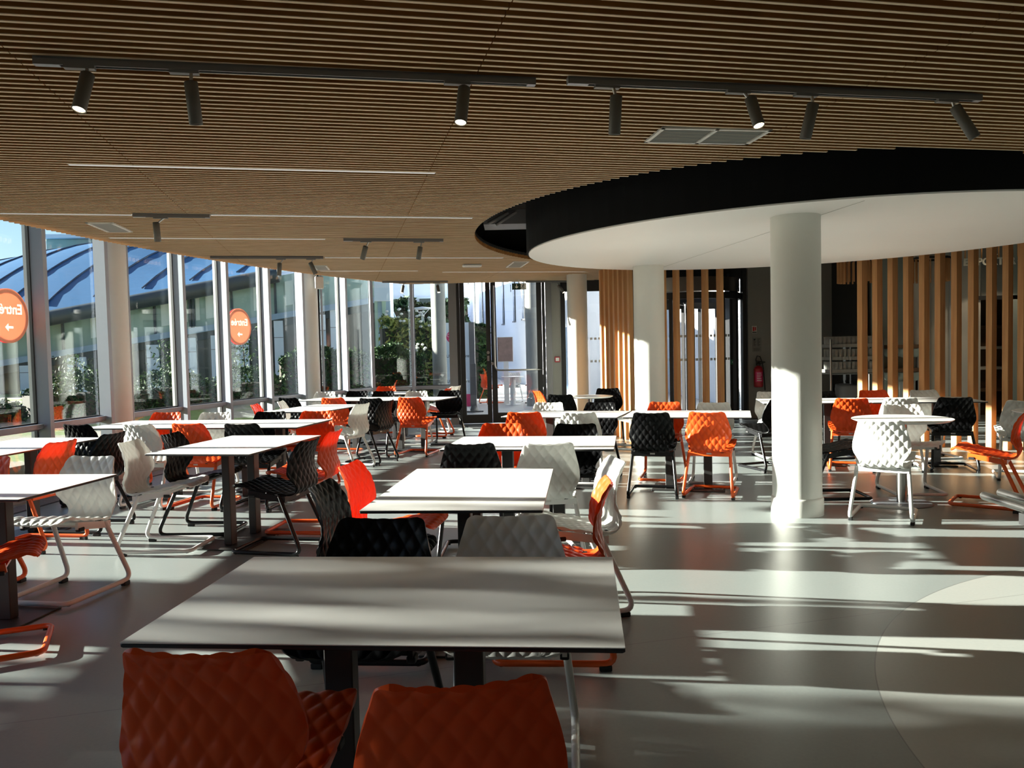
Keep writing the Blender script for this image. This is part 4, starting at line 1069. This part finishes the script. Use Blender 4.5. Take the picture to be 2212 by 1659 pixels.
# roof: swept hull
RS=np.linspace(-9,6.9,34); RT=np.linspace(0,1,14); vs_=[]
def roofpt(s,t_):
    hump=1.9+.9*math.exp(-((s-1.2)/4.5)**2)-.12*s
    return (s,-.5+7.5*t_, eave(s)+.05+hump*math.sin(t_*PI/2)**.9)
for s in RS:
    for t_ in RT: vs_.append(roofpt(s,t_))
m=MB(); nn=len(RT); m.add(vs_,[(i*nn+j,(i+1)*nn+j,(i+1)*nn+j+1,i*nn+j+1) for i in range(len(RS)-1) for j in range(nn-1)],0,True)
m.build('zinc_roof',M['zinc'],b1)
m=MB()
for s in np.arange(-8,7.5,1.15): m.tube([Vector(roofpt(min(s+1.9*t_,6.9),t_))+Vector((0,-.01,.015)) for t_ in np.linspace(.03,.98,12)],.022,6)
m.build('roof_seams',M['zinc_d'],b1)
for a,b,z0,z1 in ((-1.0,-.55,.93,1.28),(.55,.78,.93,1.28),(1.66,2.10,.945,1.46),(3.55,3.84,1.075,1.73),(4.40,4.75,1.17,1.89),(5.12,5.27,1.217,1.94),(5.73,6.05,1.26,1.98),(6.70,6.93,1.42,2.29),(7.88,8.02,1.60,2.43),(8.14,8.3,1.63,2.55)):
    c_=MB(); c_.bbox((a,-.12,z0-.55),(b,-.03,z1)); pnl=c_.build('white_panel',M['panel'],b1); MB().bbox((a,-.125,(z0+z1)/2-.008),(b,-.119,(z0+z1)/2+.008)).build('joint',M['alu_d'],pnl)
for a,b in ((2.2,2.75),(3.9,4.55),(4.75,4.85),(5.0,5.5),(6.2,6.6),(7.0,7.2)):
    m=MB(); ribbon(m,a,b,lambda s:ledg(s)+.18,lambda s:eave(s)-.28,.02,.02,3); m.build('blind',M['blind'],b1)
for s in (1.55,2.85,3.75,4.62,4.7,5.65,6.75,7.3): m=MB(); m.box((s,.0,(ledg(s)+eave(s))/2-.06),(.05,.08,eave(s)-ledg(s)-.1)); m.build('window_mullion',M['fascia'],b1)
m=MB(); m.bbox((-1.3,6.8,4.0),(.3,8.5,5.35)); m.build('roof_cabin',M['gglass'],b1); m=MB(); m.box((-.5,7.6,5.42),(2.0,2.2,.12)); m.build('cabin_roof',M['panel'],b1)
# pale blue building with big dark windows, and a steel stair before it
b2=thing('pale_building','pale blue office building with dark windows seen through the far corner','building',(-4,34,0))
MB().bbox((-6,0,-.1),(1.78,15,4.9)).build('wall',M['palebldg'],b2)
for x0,x1 in ((-1.25,-.75),(-.72,-.30),(.18,.62),(.66,1.70)):
    wn=MB().bbox((x0,-.06,1.9),(x1,.0,3.62)).build('window',M['dglass'],b2)
    for i in range(2): MB().bbox((x0+.12+.2*i,-.08,3.2+.1*i),(x0+.2+.2*i,-.065,3.23+.1*i)).build('lamp_glow',M['lens'],wn)
MB().bbox((-1.3,-.1,3.62),(1.75,0,3.68)).build('lintel_line',M['ledge'],b2)
b3=thing('glazed_building','pale blue-green glazed block between the curved building and the stair','building',(-4.1,24.5,0))
MB().bbox((-1.2,0,-.1),(.45,.7,3.9)).build('wall',M['ledge'],b3)
for x in (-1.0,-.75,-.5,-.28,-.05,.2): MB().bbox((x,-.03,-.1),(x+.12,0,3.6)).build('glass_strip',M['gglass'],b3)
m=MB(); m.add([(-1.25,-.3,2.95),(.5,-.35,2.95),(.5,-.05,2.95),(-1.25,-.05,2.95),(-1.25,-.3,3.25),(.5,-.35,3.75),(.5,-.05,3.75),(-1.25,-.05,3.25)],[(3,2,1,0),(4,5,6,7),(0,1,5,4),(1,2,6,5),(2,3,7,6),(3,0,4,7)]); m.build('canopy',M['panel'],b3)
st=thing('outdoor_stair','steel outdoor stair sloping down behind the entrance hedge','stair',(-3.45,25.9,0))
m=MB(); m.add([(-1.0,0,3.55),(-.78,0,3.85),(.42,0,.9),(.12,0,.9),(-1.0,.12,3.55),(-.78,.12,3.85),(.42,.12,.9),(.12,.12,.9)],[(0,1,2,3),(7,6,5,4),(0,4,5,1),(1,5,6,2),(2,6,7,3),(3,7,4,0)]); m.build('stringer',M['ledge'],st)
m=MB(); m.bbox((-.2,.2,0),(.1,.4,2.0)); m.build('dark_wall',M['fascia'],st)
# white rendered building on the right with slit windows
P1=Vector((1.84,24.0,0)); P2=Vector((-3.6,60,0)); d=(P2-P1); wl=d.length; wrz=math.atan2(d.y,d.x)
b4=thing('white_building','bright white rendered building with tall slit windows beyond the entrance doors','building',P1,wrz)
MB().bbox((0,-1.2,-.1),(wl,0,9)).build('wall',M['whitebldg'],b4)
for s in (8.35,10.75,14.15,18.35,22.75,26.75,30.75): sw=MB().bbox((s,.0,2.62),(s+.42,.05,7.5)).build('slit_window',M['slit'],b4); MB().bbox((s-.03,.0,2.56),(s+.45,.10,2.62)).build('sill',M['alu_d'],b4)
MB().bbox((.75,0,0),(1.65,.05,2.05)).build('service_door',M['bluedoor'],b4)
m=MB()
for i in range(26): m.bbox((1.85,0,.35+.06*i),(2.2,.06,.385+.06*i))
m.build('vent_louvre',M['alu_d'],b4)
tw=thing('terrace_wall','dazzling white outer wall seen through the revolving door','wall',(5.2,17.0,0),math.atan2(23,-1.0))
MB().bbox((0,-.3,-.1),(23,0,3.6)).build('wall',M['whitebldg'],tw); MB().bbox((0,-.36,3.6),(23,.06,3.68)).build('coping',M['panel'],tw)
pf=thing('poster_board','framed faded poster board standing outside the right door leaf','poster',(-.16,21.4,0),R(-4))
MB().bbox((-.21,-.03,1.08),(.21,.03,1.74)).build('frame',M['grille_w'],pf); MB().bbox((-.195,-.036,1.095),(.195,-.031,1.725)).build('poster',M['poster'],pf); MB().bbox((-.05,-.02,-.04),(.08,.02,1.08)).build('stand',M['whitep'],pf)
# concrete columns outside
for x,y,r,h,lab in ((-1.70,19.0,.17,3.6,'raw concrete column outside the entrance windows'),(.56,20.4,.19,4.2,'round concrete column outside the right door leaf')):
    c_=MB().cyl((0,0,0),r,-.04,h,36).build('concrete_column',M['concrete']); c_.location=(x,y,0); tag(c_,lab,'column')
# totem sign
tt=thing('totem_sign','tall pale blue information totem with a pink circle outside the doors','sign',(-1.38,20.8,-.04),R(-4))
MB().bbox((-.30,-.06,0),(.30,.06,2.17)).build('panel',M['totem'],tt); MB().bbox((.30,-.05,0),(.44,.09,2.17)).build('dark_side',M['track'],tt)
MB().bbox((-.301,-.064,.0),(.301,-.058,.32)).build('pink_base',M['pink'],tt)
MB().cyl((-.13,-.064,1.80),.155,-.003,.003,36,M=Matrix.Rotation(R(90),3,'X')).build('pink_disc',M['pink'],tt)
text_part('lettering','Crous',.12,M['whitep'],tt,(-.12,-.07,1.80)); text_part('lettering','Rennes',.05,M['whitep'],tt,(-.15,-.07,1.71))
for z,tx in ((1.27,'Restaurant'),(.62,'Bibliothèque')): text_part('lettering',tx,.075,M['grille'],tt,(0,-.064,z+.12)); text_part('lettering','Universitaire',.115,M['ink'],tt,(0,-.064,z))
bo=thing('bollard','dark square post with a cleated foot outside the left door leaf','post',(-.89,18.7,-.04))
MB().box((0,0,.58),(.115,.115,1.12)).build('post',M['track'],bo); m=MB(); m.box((0,0,.02),(.42,.05,.03)); m.box((0,0,.03),(.05,.42,.03)); m.lathe([(.10,.04),(.07,.16)],n=12); m.build('foot',M['track'],bo)
lp=thing('street_lamp','pale street lamp behind the entrance windows','street lamp',(-2.62,24,0))
MB().tube([(0.08,0,0),(0,0,2.55)],[.05,.035],12).build('pole',M['lamp_w'],lp); m=MB(); m.lathe([(0,2.68),(.30,2.66),(.30,2.70),(0,2.74)],n=24); m.build('lamp_head',M['lamp_w'],lp); m=MB(); m.tube([(0,0,2.45),(.2,0,2.66)],.012,6); m.tube([(0,0,2.45),(-.2,0,2.66)],.012,6); m.build('bracket',M['lamp_w'],lp)
# outdoor furniture added in place of chair reflections in the door glass
chair(-.55,21.6,-60,'o','orange chair added outside in place of a reflection, seen through the left door leaf',-.04,'added chairs outside')
chair(.62,21.3,80,'k','black chair added outside on the paving, seen through the right door leaf',-.04,'added chairs outside')
chair(.02,22.0,170,'w','white chair added outside on the paving, behind the added table',-.04,'added chairs outside')
ot=thing('added_table','small white table added outside beyond the right door leaf','table',(.02,20.95,-.04)); MB().cyl((0,0,0),.30,.72,.74,40).build('tabletop',M['hpl'],ot); MB().cyl((0,0,0),.07,0,.72,20).build('leg',M['whitep'],ot); MB().cyl((0,0,0),.22,0,.015,24).build('base_plate',M['whitep'],ot)
# trees beside the hall whose crowns shade the foreground
def tree(x,y,zc,r,h,n,label):
    o=thing('garden_tree',label,'tree',(x,y,.5)); m=MB(); m.tube([(0,0,0),(.05,.03,h*.5),(0,0,h)],[.16,.12,.05],10); m.build('trunk',M['bark'],o)
    m=MB()
    def fn():
        a,b=random.uniform(0,2*PI),random.uniform(-1,1); q=r*random.uniform(.35,1)**.5; s_=math.sqrt(1-b*b)
        return (q*s_*math.cos(a),q*s_*math.sin(a),zc-.5+q*b*1.25)
    foliage(m,n,fn,.13,(0,1)); m.build('leaves',[M['leafd'],M['leafm']],o)
    m=MB()
    for i in range(9):
        a=2*PI*i/9+.3; z=h*.35+.22*i*h/4; m.tube([(0,0,z*.8),(r*.45*math.cos(a),r*.45*math.sin(a),z+.3),(r*.85*math.cos(a),r*.85*math.sin(a),z+.7)],[.05,.03,.01],6)
    m.build('branch',M['bark'],o)
tree(-16.0,4.2,3.9,1.9,5.2,5200,'garden tree outside the left windows, level with the nearest table')
tree(-17.5,.4,3.9,1.9,5.2,5200,'garden tree outside the left windows, behind the camera side')
tree(-15.6,-3.0,3.9,1.9,5.2,4200,'garden tree outside the left windows, furthest towards the back wall')
hedge('shrub_border',[(-15.7,6.2),(-15.6,7.15)],.5,3.25,.9,5200,'unseen tall dense shrub added outside the left windows beside the garden trees',[M['leafd'],M['leafm']],.09,'shrub',True)  # out of view, added to shade the floor at lower left
